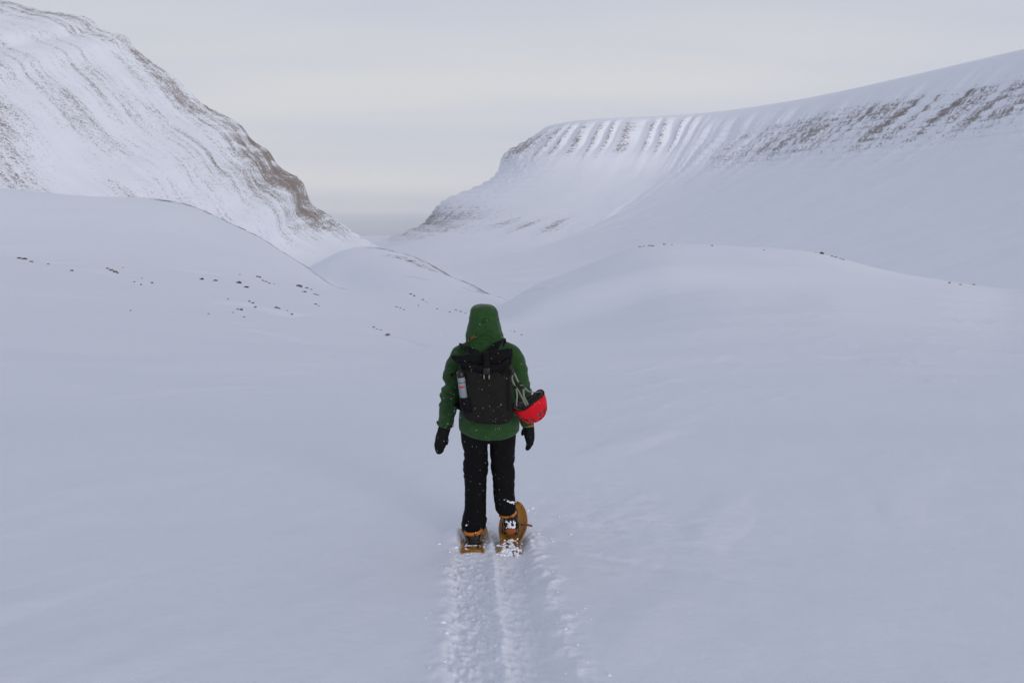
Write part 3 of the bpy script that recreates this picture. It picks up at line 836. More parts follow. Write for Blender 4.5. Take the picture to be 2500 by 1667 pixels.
def build_person():
    # body under the clothes: one skin from crown to soles
    H0 = P(1182, 790, AX + 0.055)
    head = [ellipsoid(H0 + Vector((0, 0.0, 0.01)), (0.074, 0.092, 0.105)), ellipsoid(H0 + Vector((0, 0.045, -0.06)), (0.05, 0.05, 0.052)),
            ellipsoid(H0 + Vector((0, 0.097, -0.018)), (0.013, 0.020, 0.024)), ellipsoid(H0 + Vector((0, 0.082, 0.022)), (0.055, 0.020, 0.014)),
            ellipsoid(H0 + Vector((0, 0.088, -0.052)), (0.026, 0.012, 0.006)), ellipsoid(H0 + Vector((0, 0.088, -0.062)), (0.024, 0.012, 0.006)),
            ellipsoid(H0 + Vector((0.075, 0, -0.005)), (0.010, 0.018, 0.03)), ellipsoid(H0 + Vector((-0.075, 0, -0.005)), (0.010, 0.018, 0.03))]
    neck = tube([H0 + Vector((0, -0.01, -0.06)), P(1184, 850, AX)], [0.055, 0.062])
    torso = loft([pring(r, a, b, d) for (r, a, b, d) in ((1066, 1138, 1250, .10), (1030, 1136, 1250, .115), (980, 1140, 1240, .10), (920, 1134, 1242, .10), (880, 1132, 1242, .10), (856, 1140, 1232, .08), (842, 1165, 1205, .06))])
    def thin(sp, k): return [(x, r, q * k, d) for (x, r, q, d) in sp]
    arms = [limb(thin(L_ARM, 0.6)), limb(thin(R_ARM, 0.6))]
    hands = [limb([(1086, 1030, 8, .03), (1080, 1060, 8, .03), (1075, 1085, 7, .035)]), limb([(1288, 1030, 8, .08), (1292, 1056, 8, .085), (1291, 1072, 6, .087)])]
    legs = [limb([(1160, 1050, 24, 0), (1162, 1130, 20, .02), (1161, 1200, 17, .02), (1160, 1285, 12, .03)]), limb([(1226, 1050, 24, 0), (1228, 1130, 20, .03), (1232, 1200, 17, .02), (1240, 1250, 11, .0), (1245, 1268, 9, .015)])]
    feet = [tube([P(1158, 1292, .05), P(1158, 1300, .20)], [0.034, 0.028]), tube([P(1246, 1274, .06), P(1249, 1286, .2)], [0.026, 0.022])]
    v, f, n = fuse(head + [neck, torso] + arms + hands + legs + feet, 0.010, 3)
    person = obj('person', v, f, MAT['skin'], None, True, WALKER)
    lab(person, 'person in green hooded jacket and black trousers walking away on snowshoes', 'person')
    for s_ in (-1, 1):
        ev, ef = ellipsoid(H0 + Vector((0.030 * s_, 0.086, 0.006)), (0.013, 0.010, 0.011), 12, 8)
        obj('eye', ev, ef, MAT['eye'], person)

    # jacket
    tor = loft([pring(r, a, b, d, AX + o_, 40, e, ti) for (r, a, b, d, o_, e, ti) in (
        (1053, 1128, 1262, .145, 0, 2.2, .16), (1046, 1121, 1267, .155, 0, 2.2, .12), (1030, 1120, 1267, .158, 0, 2.3, .06), (1000, 1122, 1263, .150, 0, 2.4, 0), (960, 1123, 1258, .145, 0, 2.4, 0),
        (920, 1119, 1258, .145, 0, 2.4, 0), (890, 1118, 1258, .142, 0, 2.4, 0), (868, 1121, 1253, .130, 0, 2.3, 0), (852, 1130, 1243, .110, .005, 2.2, 0), (842, 1143, 1228, .095, .015, 2.1, 0), (830, 1152, 1214, .085, .03, 2.0, 0))])
    v, f, n = fuse([tor, limb(L_ARM), limb(R_ARM)], 0.0075, 7)
    # pulled and gathered cloth
    arm_l = sstep(0.03, -0.06, v[:, 0] - P(1124, 950, AX).x); arm_r = sstep(-0.03, 0.06, v[:, 0] - P(1256, 950, AX).x)
    arm = np.clip(arm_l + arm_r, 0, 1)
    zz = v[:, 2] - Z_FEET
    q = np.stack([v[:, 0] * 7, v[:, 1] * 7, zz * 17 + v[:, 0] * np.sign(v[:, 0] + 0.17) * 9], -1)
    fold_a = noise3(q, 3); fold_a = 1 - np.abs(fold_a) * 2.0
    elbow = np.exp(-((zz - (P(1100, 965, AX).z - Z_FEET)) / 0.10) ** 2) + 0.45
    fold_t = noise3(np.stack([v[:, 0] * 6, v[:, 1] * 6, zz * 5], -1), 9)
    v = v + n * (arm * elbow * 0.016 * fold_a + (1 - arm) * 0.012 * fold_t)[:, None]
    jacket = obj('jacket', v, f, MAT['jacket'], person)

    # hood: an open-fronted shell standing round the head, with a yoke over the shoulders
    rows = [(744, 1172, 1194, .045), (745.5, 1163, 1201, .075), (749, 1154, 1208, .098), (755, 1149, 1213.5, .112), (765, 1146.5, 1216.5, .122), (780, 1144.5, 1219, .128), (795, 1142, 1221, .128),
            (807, 1139.5, 1224, .124), (816, 1137, 1228, .120), (825, 1135.5, 1231, .118), (834, 1137, 1230, .118), (842, 1139, 1228, .125), (851, 1142, 1224, .138), (860, 1152, 1216, .150)]
    rings = []
    for (r, a, b, d) in rows:
        pa = P(a, r, AX + .03); pb = P(b, r, AX + .03); cx = (pa.x + pb.x) / 2; hw = (pb.x - pa.x) / 2
        op = 0.62 if r < 832 else 0.25                      # half-angle of the face opening
        if r < 752: op = 0.30
        ring_ = []
        for k in range(41):
            a_ = math.pi / 2 + op + (math.tau - 2 * op) * k / 40
            e_ = 2.7
            c, s_ = math.cos(a_), math.sin(a_)
            x = math.copysign(abs(c) ** (2 / e_), c) * hw; y = math.copysign(abs(s_) ** (2 / e_), s_) * d
            if y > 0: y *= 1.1
            ring_.append((cx + x, YP + AX + .03 + y, pa.z - 0.10 * max(y, 0) * (1 if r > 760 else 0)))
        rings.append(ring_)
    hv, hf = loft(rings, False, False)
    # close the crown
    b = len(hv); hv = list(hv) + [P(1183, 742.5, AX + .03)]
    hf += [(k, b, k + 1)[::-1] for k in range(40)]
    hv, hf, hn = modded(hv, hf, [('SUBSURF', dict(levels=2)), ('SOLIDIFY', dict(thickness=0.006, offset=-1.0))])
    zz = hv[:, 2] - P(1183, 790, AX).z
    cr = noise3(np.stack([hv[:, 0] * 14, hv[:, 1] * 14, zz * 26], -1), 5)
    seam = np.exp(-((zz - (P(1183, 827, AX - .1).z - P(1183, 790, AX).z) + 0.25 * (hv[:, 0] + 0.185) ** 2 * 10) / 0.006) ** 2)
    tuck = np.exp(-((zz - (P(1183, 782, AX - .1).z - P(1183, 790, AX).z)) / 0.005) ** 2 - ((hv[:, 0] + 0.185) / 0.03) ** 2)
    hv = hv + hn * (0.005 * cr - 0.010 * seam - 0.012 * tuck)[:, None]
    hood = obj('hood', hv, hf, MAT['jacket'], jacket)
    tb = bevelled(*box(P(1183, 785, AX - .108), (0.022, 0.006, 0.012)), 0.002)
    obj('hood_adjuster', tb[0], tb[1], MAT['plastic'], hood)
    tv, tf = ribbon([P(1149, 828, AX - .088), P(1154, 824, AX - .098), P(1159, 821, AX - .104)], .014, .004, (0, 0, 1))
    obj('hood_tab', tv, tf, MAT['brown'], hood)
    # cuffs
    for (x, r, q, d, dx_, dr) in ((1087, 1032, 18.8, .03, -2, 8), (1287, 1028, 17, .08, 2, 8)):
        a = P(x, r, AX + d); b_ = P(x + dx_, r + dr, AX + d)
        cv, cf = tube([a, a.lerp(b_, .5), b_], [mpx(q), mpx(q + .8), mpx(q - .5)], 24)
        obj('cuff', cv, cf, MAT['jacket'], jacket)
        tv, tf = ribbon([a + Vector((-mpx(q) - .004, -0.02, .012)), a + Vector((-mpx(q) * .7, -.038, .002)), a + Vector((0, -mpx(q) - .004, -.008))], .018, .004, (0, 0, 1))
        obj('cuff_tab', tv, tf, MAT['webbing'], jacket)

    # trousers
    def leg(sp):
        return loft([pring(r, a, b, d, AX + o_, 28, 2.2) for (r, a, b, d, o_) in sp])
    hips = loft([pring(r, a, b, d, AX, 32, 2.3) for (r, a, b, d) in ((1000, 1132, 1252, .12), (1040, 1127, 1259, .135), (1064, 1126, 1259, .13), (1072, 1136, 1250, .11))])
    ll = leg([(1050, 1126, 1190, .115, 0), (1075, 1127, 1190.5, .115, 0), (1104, 1133.5, 1189, .105, .01), (1130, 1134, 1189, .10, .02), (1165, 1135, 1186, .092, .02), (1200, 1135, 1187, .085, .02),
              (1237, 1134.5, 1187, .085, .03), (1262, 1131, 1187.5, .092, .04), (1280, 1130, 1186, .095, .05), (1289, 1132, 1180, .088, .055)])
    rl = leg([(1050, 1196, 1259, .115, 0), (1075, 1195.5, 1258, .115, .01), (1105, 1198, 1255.5, .105, .03), (1130, 1201, 1255, .10, .045), (1160, 1204.5, 1255.5, .092, .04), (1200, 1204.5, 1257, .085, .02),
              (1228, 1207.5, 1258.5, .085, .0), (1242, 1210, 1259.5, .088, -.01), (1250, 1216, 1257, .08, -.01)])
    v, f, n = fuse([hips, ll, rl], 0.0075, 5)
    zz = v[:, 2] - Z_FEET
    kz = P(1160, 1145, AX).z - Z_FEET
    knee = np.exp(-((zz - kz) / 0.09) ** 2); az = np.exp(-((zz - 0.13) / 0.08) ** 2)
    c1 = 1 - 2 * np.abs(noise3(np.stack([v[:, 0] * 8, v[:, 1] * 8, zz * 16], -1), 17))
    c2 = noise3(np.stack([v[:, 0] * 9, v[:, 1] * 9, zz * 4], -1), 19)
    v = v + n * (0.010 * knee * c1 + 0.009 * az * c1 + 0.005 * c2 + 0.003 * c1)[:, None]
    trousers = obj('trousers', v, f, MAT['trousers'], person)

    # mittens
    lm = fuse([limb([(1088, 1026, 14, .03), (1086, 1040, 15.5, .03), (1082, 1055, 15.5, .03), (1077, 1075, 15.5, .03), (1073.5, 1092, 13, .032), (1073, 1103, 9.5, .034), (1074, 1108, 5, .035)], 6, 18, 0.72),
               limb([(1086, 1056, 7, .05), (1089, 1070, 6.5, .065), (1090, 1082, 5, .07), (1089, 1087, 3, .07)], 6, 14)], 0.006, 4)
    wr = noise3(lm[0] * np.array([[22, 22, 40]]), 23)
    obj('mitten', lm[0] + lm[2] * (0.0025 * wr)[:, None], lm[1], MAT['mitten'], person)
    rm = fuse([limb([(1287, 1024, 13, .08), (1289, 1038, 14.5, .08), (1291, 1052, 14, .082), (1293, 1066, 13, .084), (1293.5, 1078, 10.5, .086), (1291, 1088, 8, .088), (1287, 1096, 5.5, .09), (1285.5, 1099, 3.5, .09)], 6, 18, 0.85),
               limb([(1284, 1044, 7, .10), (1278, 1054, 6.2, .115), (1276, 1061, 4.5, .12), (1277, 1063, 3, .12)], 6, 14)], 0.006, 4)
    wr = noise3(rm[0] * np.array([[22, 22, 40]]), 29)
    r_mit = obj('mitten', rm[0] + rm[2] * (0.0025 * wr)[:, None], rm[1], MAT['mitten'], person)
    cv, cf = tube([P(1288.5, 1034, AX + .08), P(1289, 1040, AX + .08)], [mpx(15.5), mpx(15.5)], 24, squash=0.87)
    obj('wrist_band', cv, cf, MAT['tan'], r_mit)
    # wrist leash ring at the left cuff
    c0 = P(1104, 1037, AX + .02); lp = [c0 + Vector((math.cos(a) * .012, 0, math.sin(a) * .016)) for a in np.linspace(0, math.tau, 17)]
    cv, cf = tube(lp, 0.0018, 6)
    obj('wrist_leash', cv, cf, MAT['webbing'], jacket)
    cv, cf = tube([P(1078, 1040, AX), P(1100, 1043, AX - .02), P(1103, 1040, AX)], [.008, .010, .008], 10)
    obj('leash_cord', cv, cf, MAT['webbing'], jacket)

    # boots
    def boot(hx, hrow, dyh, tx, trow, dyt, shaft_row):
        heel = P(hx, hrow, dyh); toe = P(tx, trow, dyt)
        d = (toe - heel); ln = d.length; d.normalize(); up = Vector((1, 0, 0)).cross(d).normalized(); rings = []
        for (t_, hw, hh) in ((-.02, .028, .045), (.0, .040, .060), (.08, .044, .068), (.35, .044, .058), (.6, .050, .044), (.82, .048, .036), (.95, .036, .028), (1.0, .018, .016)):
            c = heel + d * (ln * t_) + up * hh
            rings.append([c + Vector((1, 0, 0)) * (hw * math.copysign(abs(math.cos(a)) ** .75, math.cos(a))) + up * (hh * math.copysign(abs(math.sin(a)) ** .75, math.sin(a))) for a in np.linspace(0, math.tau, 24, endpoint=False)])
        sh = tube([heel + d * .055 + up * .05, P(hx, shaft_row, dyh + .045)], [.052, .056], 20)
        v_, f_, n_ = fuse([loft(rings), sh], .006, 3)
        b_ = obj('boot', v_, f_, MAT['boot'], person)
        sole = []
        for (t_, hw) in ((-.025, .030), (.0, .041), (.3, .040), (.6, .050), (.85, .046), (1.0, .020)):
            c = heel + d * (ln * t_)
            sole.append([c + Vector((hw, 0, 0)) + up * .012, c - Vector((hw, 0, 0)) + up * .012, c - Vector((hw, 0, 0)) - up * .012, c + Vector((hw, 0, 0)) - up * .012])
        sv, sf = loft(sole)
        obj('sole', sv, sf, MAT['boot'], b_)
        return b_, heel, d, up
    lb = boot(1157, 1322, .02, 1156, 1322, .31, 1284)
    rb = boot(1246, 1294, .03, 1251, 1303, .32, 1246)
    return person, lb, rb
person, LBOOT, RBOOT = build_person()

# ------------------------------------------------------------------ snowshoes
def build_snowshoe(heel_c, yaw, pitch, tail_len, label, boot_info, hs_rows):
    """heel_c = world point on the deck under the heel; local +y is the nose"""
    R_ = Matrix.Rotation(yaw, 3, 'Z') @ Matrix.Rotation(pitch, 3, 'X')
    root = empty('snowshoe', heel_c)
    lab(root, label, 'snowshoe', 'pair of amber snowshoes')
    def T(p): return heel_c + R_ @ Vector(p)
    st = [(-tail_len, .076), (-tail_len + .012, .083), (-tail_len + .035, .080), (-.10, .070), (-.05, .073), (0, .084), (.06, .095), (.13, .103), (.20, .104), (.26, .097), (.31, .083), (.35, .060), (.372, .034), (.380, .012)]
    ys = np.linspace(-tail_len, .38, 40)
    hw = pchip([a for a, b in st], [b for a, b in st], ys)
    rings = []
    for y_, w_ in zip(ys, hw):
        lift = .075 * max(0, (y_ - .17) / .21) ** 2 - 0.018 * max(0, (-y_ - .10) / .12) ** 1.5
        ring_ = []
        for s_ in np.linspace(-1, 1, 15):
            z_ = lift + .016 * abs(s_) ** 6 + .005 * math.cos(s_ * math.pi * 2) * (1 if y_ < .0 else .5)
            ring_.append(T((s_ * w_, y_, z_)))
        rings.append(ring_)
    v, f = loft(rings, False, False)
    v, f = solid(v, f, .007)
    deck = obj('deck', v, f, MAT['orange'], root)
    for s_ in (-1, 1):                                   # traction rails
        pr = [T((s_ * .058, y_, -.016)) for y_ in np.linspace(-.13, .2, 12)]
        v, f = ribbon(pr, .026, .003, R_ @ Vector((0, 0, 1)), 1)
        obj('rail', v, f, MAT['steel'], root)
    # raised ribs pressed into the tail
    for y_ in (-tail_len + .03, -tail_len + .055):
        v, f = ribbon([T((x_, y_, .008 - .018 * max(0, (-y_ - .10) / .12) ** 1.5)) for x_ in np.linspace(-.062, .062, 7)], .009, .008, R_ @ Vector((0, 1, 0)), 1)
        obj('tail_rib', v, f, MAT['orange'], deck)
    # binding under the boot
    b_, heel, d, up = boot_info
    side = Vector((1, 0, 0))
    pl = []
    for t_, w_ in ((-.015, .044), (.06, .050), (.16, .054), (.26, .054), (.30, .04)):
        c = heel + d * t_ - up * .018
        pl.append([c + side * w_ + up * .005, c - side * w_ + up * .005, c - side * w_ - up * .005, c + side * w_ - up * .005])
    v, f = loft(pl)
    plate = obj('binding_plate', v, f, MAT['plastic'], root)
    for s_ in (-1, 1):
        cup = [heel + d * t_ + side * (s_ * .058) + up * u_ for t_, u_ in ((.02, -.01), (.03, .055))]
        v, f = ribbon(cup, .05, .005, d, 3)
        obj('side_cup', v, f, MAT['plastic'], plate)
    # heel strap round the back of the boot
    hz, mid = hs_rows
    pts = []
    for a in np.linspace(-0.15 * math.pi, -0.85 * math.pi, 13):
        c = P(mid, hz, .085 + (heel.y - YP - .02))
        pts.append(c + Vector((math.cos(a) * .070, math.sin(a) * .100, .012 * math.cos(a))))
    v, f = ribbon(pts, .025, .006, (0, 0, 1), 2)
    hs = obj('heel_strap', v, f, MAT['orange_strap'], root)
    c = pts[3]
    v, f = tube([c + Vector((-.004, -.006, 0)), c + Vector((0, -.018, 0))], [.015, .013], 14)
    obj('strap_stud', v, f, MAT['orange_strap'], hs)
    v, f = bevelled(*box(pts[5] + Vector((0, -.006, 0)), (.006, .010, .030)), .0015)
    obj('strap_keeper', v, f, MAT['plastic'], hs)
    for t_ in (.20, .255):                               # instep straps
        pp = [heel + d * t_ + side * (math.cos(a) * .058) + up * (math.sin(a) * (.105 if t_ < .22 else .085)) for a in np.linspace(0, math.pi, 11)]
        v, f = ribbon(pp, .018, .005, d, 1)
        obj('instep_strap', v, f, MAT['orange_strap'], root)
    return root, T
lh = P(1155, 1328, .06)
lsnow, LT = build_snowshoe(lh, math.radians(1), math.radians(-5), .20, 'amber snowshoe lying flat in the snow under the planted left boot', LBOOT, (1290, 1157))
rh = P(1248, 1316, .05)
rsnow, RT = build_snowshoe(rh, math.radians(-5), math.radians(10), .20, 'amber snowshoe tilted nose up under the lifted heel of the right boot', RBOOT, (1247, 1240))
v, f = ellipsoid(RBOOT[1] + Vector((.003, -.008, -.004)), (.044, .018, .028), 18, 10)
obj('heel_pad', v, f, MAT['brown'], rsnow)
v, f = ribbon([RT((.06, .15, .03)), RT((.115, .14, .035)), RT((.145, .135, .03))], .014, .007, (0, .2, 1))
obj('loose_strap_end', v, f, MAT['brown'], rsnow)

# ------------------------------------------------------------------ backpack
def build_backpack():
    B = -0.20                                        # middle of the pack lies this far behind the heels' plane
    root = empty('backpack', P(1188, 1030, B))
    lab(root, 'charcoal roll-top backpack with black straps worn over the green jacket', 'backpack')
    def r3(row, xl, xr, hd, e=3.6, dy=B): return pring(row, xl, xr, hd, dy, 44, e)
    rings = [r3(r, a, b, d, e) for (r, a, b, d, e) in ((1031, 1168, 1226, .050, 2.4), (1029, 1157, 1238, .075, 2.8), (1024, 1145, 1248, .095, 3.2), (1014, 1134, 1254, .108, 3.6), (1000, 1128, 1254, .113, 3.8), (975, 1124.5, 1251, .115, 4), (945, 1122.5, 1249, .115, 4),
             (915, 1122, 1248, .112, 4), (900, 1123, 1247, .105, 3.8), (888, 1125, 1246, .090, 3.4), (876, 1128, 1246, .065, 3), (866, 1130, 1247, .045, 2.6))]
    v, f, n = fuse([loft(rings)], .009, 4)
    zz = v[:, 2] - root.location.z
    sag = noise3(np.stack([v[:, 0] * 9, v[:, 1] * 6, zz * 7], -1), 31)
    top = sstep(0.32, 0.42, zz)
    v = v + n * (0.007 * sag + 0.010 * top * noise3(np.stack([v[:, 0] * 5, v[:, 1] * 8, zz * 24], -1), 33))[:, None]
    body = obj('pack_body', v, f, MAT['pack'], root)
    # rolled closure: a flattened roll whose left end pokes out and whose right end stands up
    rings = []
    for (x, t_, b_, hd) in ((1101, 869, 873, .006), (1106, 867.5, 877, .020), (1116, 866.5, 886, .034), (1132, 865, 892, .046), (1160, 861, 894, .055), (1190, 857.5, 896, .060), (1220, 853, 894, .056), (1240, 849.5, 891, .050), (1249, 848, 888, .036), (1252.5, 847, 880, .016)):
        pt = P(x, t_, B - .03); pb = P(x, b_, B - .03); c = (pt + pb) / 2; hh = (pt.z - pb.z) / 2
        rings.append([c + Vector((0, math.copysign(abs(math.cos(a)) ** .8, math.cos(a)) * hd, math.copysign(abs(math.sin(a)) ** .8, math.sin(a)) * hh)) for a in np.linspace(0, math.tau, 24, endpoint=False)])
    v, f, n = modded(*loft(rings), [('SUBSURF', dict(levels=2))])
    zz = v[:, 2] - root.location.z
    v = v + n * (0.007 * noise3(np.stack([v[:, 0] * 6, v[:, 1] * 12, zz * 22 + v[:, 0] * 6], -1), 37))[:, None]
    obj('roll_top', v, f, MAT['pack_dark'], root)
    # fold line beneath the roll
    fl = [P(1126, 889, B - .085), P(1150, 896, B - .112), P(1190, 902, B - .118), P(1225, 894, B - .112), P(1246, 880, B - .085)]
    v, f = ribbon(fl, .045, .010, (0, 0, 1))
    obj('collar_fold', v, f, MAT['pack_dark'], root)
    # centre strap and buckle
    bk = B - .128
    cs = [P(1186, 858, B - .06), P(1186, 866, B - .10), P(1187, 880, bk), P(1187.5, 900, bk), P(1188, 926, bk + .006)]
    v, f = ribbon(cs, .038, .005, (1, 0, 0))
    c_strap = obj('centre_strap', v, f, MAT['webbing'], root)
    v, f = bevelled(*box(P(1188, 906, bk - .006), (.044, .014, .042)), .004)
    obj('buckle', v, f, MAT['plastic'], c_strap)
    for dx_ in (-6.5, 6.5):
        v, f = ribbon([P(1188 + dx_, 915, bk - .002), P(1188 + dx_ * .9, 925, bk - .002)], .007, .004, (1, 0, 0), 2)
        obj('strap_edge', v, f, MAT['strap_pale'], c_strap)
    # side compression straps
    v, f = ribbon([P(1134, 910, B - .098), P(1122, 909, B - .075), P(1112, 910, B - .05), P(1104, 914, B - .03), P(1101, 918, B - .04)], .020, .005, (0, .3, 1))
    obj('compression_strap', v, f, MAT['webbing'], root)
    v, f = ribbon([P(1224, 912, B - .12), P(1237, 904, B - .112), P(1248, 906, B - .07), P(1251, 909, B)], .024, .005, (0, .3, 1))
    obj('compression_strap', v, f, MAT['webbing'], root)
    v, f = bevelled(*box(P(1249, 908, B - .055), (.034, .034, .036)), .008)
    obj('side_buckle', v, f, MAT['plastic'], root)
    # shoulder straps over the jacket and down the front to the pack's foot
    for (x0, r0, x1, r1, x2, r2, xf, s_) in ((1160, 862, 1148, 851, 1133, 845, 1140, -1), (1201, 858, 1210, 844, 1222, 833, 1228, 1)):
        top_ = P(x2, r2, AX - .005) + Vector((0, 0, .006))
        pts = [P(x0, r0, B + .04), P(x1, r1, -.105), top_, P(xf - 3 * s_, r2 + 20, AX + .095), P(xf + 6 * s_, 905, AX + .165), P(xf + 22 * s_, 960, AX + .13), P(1188 + 72 * s_, 985, AX + .01), P(1188 + 60 * s_, 1000, B + .09)]
        v, f = ribbon(pts, .074, .014, (1, 0, .35 * s_))
        v, f = bevelled(v, f, .004, 2)
        obj('shoulder_strap', v, f, MAT['webbing'], root)
    # stretch pocket on the left flank
    rings = [pring(r, a, b, d, B - .10, 20, 2.4) for (r, a, b, d) in ((1004, 1130, 1156, .03), (990, 1123.5, 1152, .040), (972, 1120.5, 1149, .042), (968, 1121, 1148, .041))]
    v, f = loft(rings)
    obj('side_pocket', v, f, MAT['pack_dark'], root)
    # faint vertical seams
    for x_ in (1139, 1241):
        v, f = ribbon([P(x_, 915, B - .113), P(x_ + .3, 960, B - .117), P(x_ + 2, 1005, B - .112)], .006, .004, (1, 0, 0))
        obj('seam', v, f, MAT['pack_dark'], body)
    return root
backpack = build_backpack()

# silver bottle in the flank pocket
def build_bottle():
    B = -0.315
    top_ = P(1123.5, 906, B); bot = P(1134, 985, B)
    ax = (top_ - bot).normalized(); L_ = (top_ - bot).length
    root = empty('drinking_bottle', bot)
    lab(root, 'slim silver bottle with black cap in the backpack side pocket', 'bottle')
    sd = ax.cross(Vector((0, -1, 0))).normalized(); fr = sd.cross(ax).normalized()
    def lathe(prof, n=24, a0=0.0, a1=math.tau):
        full = abs(a1 - a0 - math.tau) < 1e-6
        an = np.linspace(a0, a1, n, endpoint=not full)
        rings = [[bot + ax * (h * L_) + sd * (math.cos(a) * r_) + fr * (math.sin(a) * r_) for a in an] for (h, r_) in prof]
        return loft(rings, full, full)
    R0 = .0245
    v, f = lathe([(0, .018), (.02, R0), (.5, R0), (.80, R0), (.815, R0 * .98)])
    obj('bottle_body', v, f, MAT['bottle'], root)
    v, f = lathe([(.815, R0 * 1.04), (.83, R0 * 1.08), (.97, R0 * 1.04), (1.0, R0 * .8)])
    obj('cap', v, f, MAT['plastic'], root)
    v, f = lathe([(.66, R0 + .0008), (.672, R0 + .0008)], 20, math.pi * 1.1, math.pi * 1.9) if False else lathe([(.655, R0 + .0008), (.672, R0 + .0008)], 24)
    obj('black_line', v, f, MAT['plastic'], root)
    # red lozenge mark on the side that shows
    fa = math.pi * 0.5 if fr.y < 0 else math.pi * 1.5
    an = np.linspace(fa - .75, fa + .75, 9)
    rings = []
    for h, k in ((.505, .7), (.52, 1.0), (.545, 1.0), (.56, .7)):
        rings.append([bot + ax * (h * L_) + sd * (math.cos(fa + (a - fa) * k) * (R0 + .001)) + fr * (math.sin(fa + (a - fa) * k) * (R0 + .001)) for a in an])
    v, f = loft(rings, False, False)
    obj('red_mark', v, f, MAT['red_print'], root)
    return root
bottle = build_bottle()

# ------------------------------------------------------------------ helmet hanging upside down from the pack
def build_helmet():
    B = -0.17
    C = P(1289.5, 978, B)                                # centre of the opening
    nrm = Vector((-.40, -.10, .91)).normalized()         # out of the opening
    ex_ = (Vector((1, 0, 0)) - nrm * nrm.x).normalized(); ey_ = nrm.cross(ex_).normalized()
    A, Bm, D = .121, .104, .158
    root = empty('climbing_helmet', C - nrm * D)
    lab(root, 'red climbing helmet hanging upside down from the backpack by pale straps', 'helmet')
    def pt(a, th, k=1.0):
        w_ = .018 * math.cos(2 * a) - .012 * math.cos(3 * a + .5)                # scooped rim
        h_ = math.sin(th); r_ = math.cos(th) ** .82
        return C + ex_ * (A * k * math.cos(a) * r_) + ey_ * (Bm * k * math.sin(a) * r_) - nrm * (D * k * h_ - (w_ + .004) * (1 - h_))
    n, m = 72, 18
    cells = []                                            # vents left open in the shell
    def shell(k, holes):
        v = []; f = []
        for j in range(m):
            th = (j / m) * math.pi / 2
            for i in range(n): v.append(pt(math.tau * i / n, th, k))
        v.append(pt(0, math.pi / 2, k))
        for j in range(m - 1):
            for i in range(n):
                if holes and (i, j) in holes: continue
                i2 = (i + 1) % n
                f.append((j * n + i, j * n + i2, (j + 1) * n + i2, (j + 1) * n + i))
        for i in range(n): f.append(((m - 1) * n + i, (m - 1) * n + (i + 1) % n, m * n))
        return v, f
    holes = set()
    for base in (45, 50, 57, 62, 66, 9, 20, 30):          # pairs of slanted slots round the crown half
        for (di, dj) in ((0, 6), (1, 6), (1, 7), (2, 7), (0, 7), (2, 8), (1, 8)): holes.add(((base + di) % n, dj))
        for (di, dj) in ((1, 10), (2, 10), (3, 11), (2, 11), (1, 11), (3, 12), (2, 12)): holes.add(((base + di) % n, dj))
    v, f = shell(1.0, holes)
    v, f = solid(v, f, .004, -1)
    sh = obj('shell', v, f, MAT['red'], root)
    v, f = shell(.93, None)
    v, f = solid(v, f, .010, -1)
    obj('foam_liner', v, f, MAT['liner'], root)
    rim = [pt(a, 0.0, 1.0) + nrm * .001 for a in np.linspace(0, math.tau, 73)]
    v, f = tube(rim, .0032, 8, False)
    obj('rim_edge', v, f, MAT['webbing'], sh)
    # headband cradle inside
    cr = [pt(a, .12, .84) + nrm * .012 for a in np.linspace(math.pi * .75, math.pi * 2.05, 16)]
    v, f = ribbon(cr, .022, .004, nrm, 1)
    obj('headband', v, f, MAT['plastic'], root)
    for a in (math.pi * 1.12, math.pi * 1.42):
        c = pt(a, .10, .82) + nrm * .016
        v, f = bevelled(*box(c, (.024, .02, .026)), .004)
        obj('adjuster', v, f, MAT['plastic'], root)
    # chin straps: from four anchors up to two sliders and on to the pack buckle
    hang = P(1253.5, 910, B + .01)
    s1 = P(1258, 945, B - .03); s2 = P(1277, 945, B)
    S = (0, -1, .0)
    def strap(pts, w_=.013): 
        v, f = ribbon(pts, w_, .003, (.8, -.4, .3)); return obj('chin_strap', v, f, MAT['strap_pale'], root)
    strap([hang, P(1249, 922, B - .02), P(1253, 935, B - .03), s1], .016)
    strap([hang + Vector((.003, 0, 0)), P(1262, 927, B), P(1268, 936, B), s2], .016)
    strap([s1, P(1262, 965, B - .035), pt(math.pi * 1.15, .12, .88)])
    strap([s1 + Vector((.004, 0, 0)), P(1270, 962, B - .01), pt(math.pi * 1.45, .12, .88)])
    strap([s2, P(1278, 965, B - .01), pt(math.pi * 1.5, .15, .86)], .016)
    strap([s2 + Vector((.004, 0, 0)), P(1294, 957, B), pt(math.pi * .12, .06, .92)], .015)
    for c in (s1, s2, P(1271, 934, B)):
        v, f = bevelled(*box(c, (.024, .014, .022), Matrix.Rotation(math.radians(25), 3, 'Y')), .004)
        obj('slider', v, f, MAT['plastic'], root)
    return root
helmet = build_helmet()

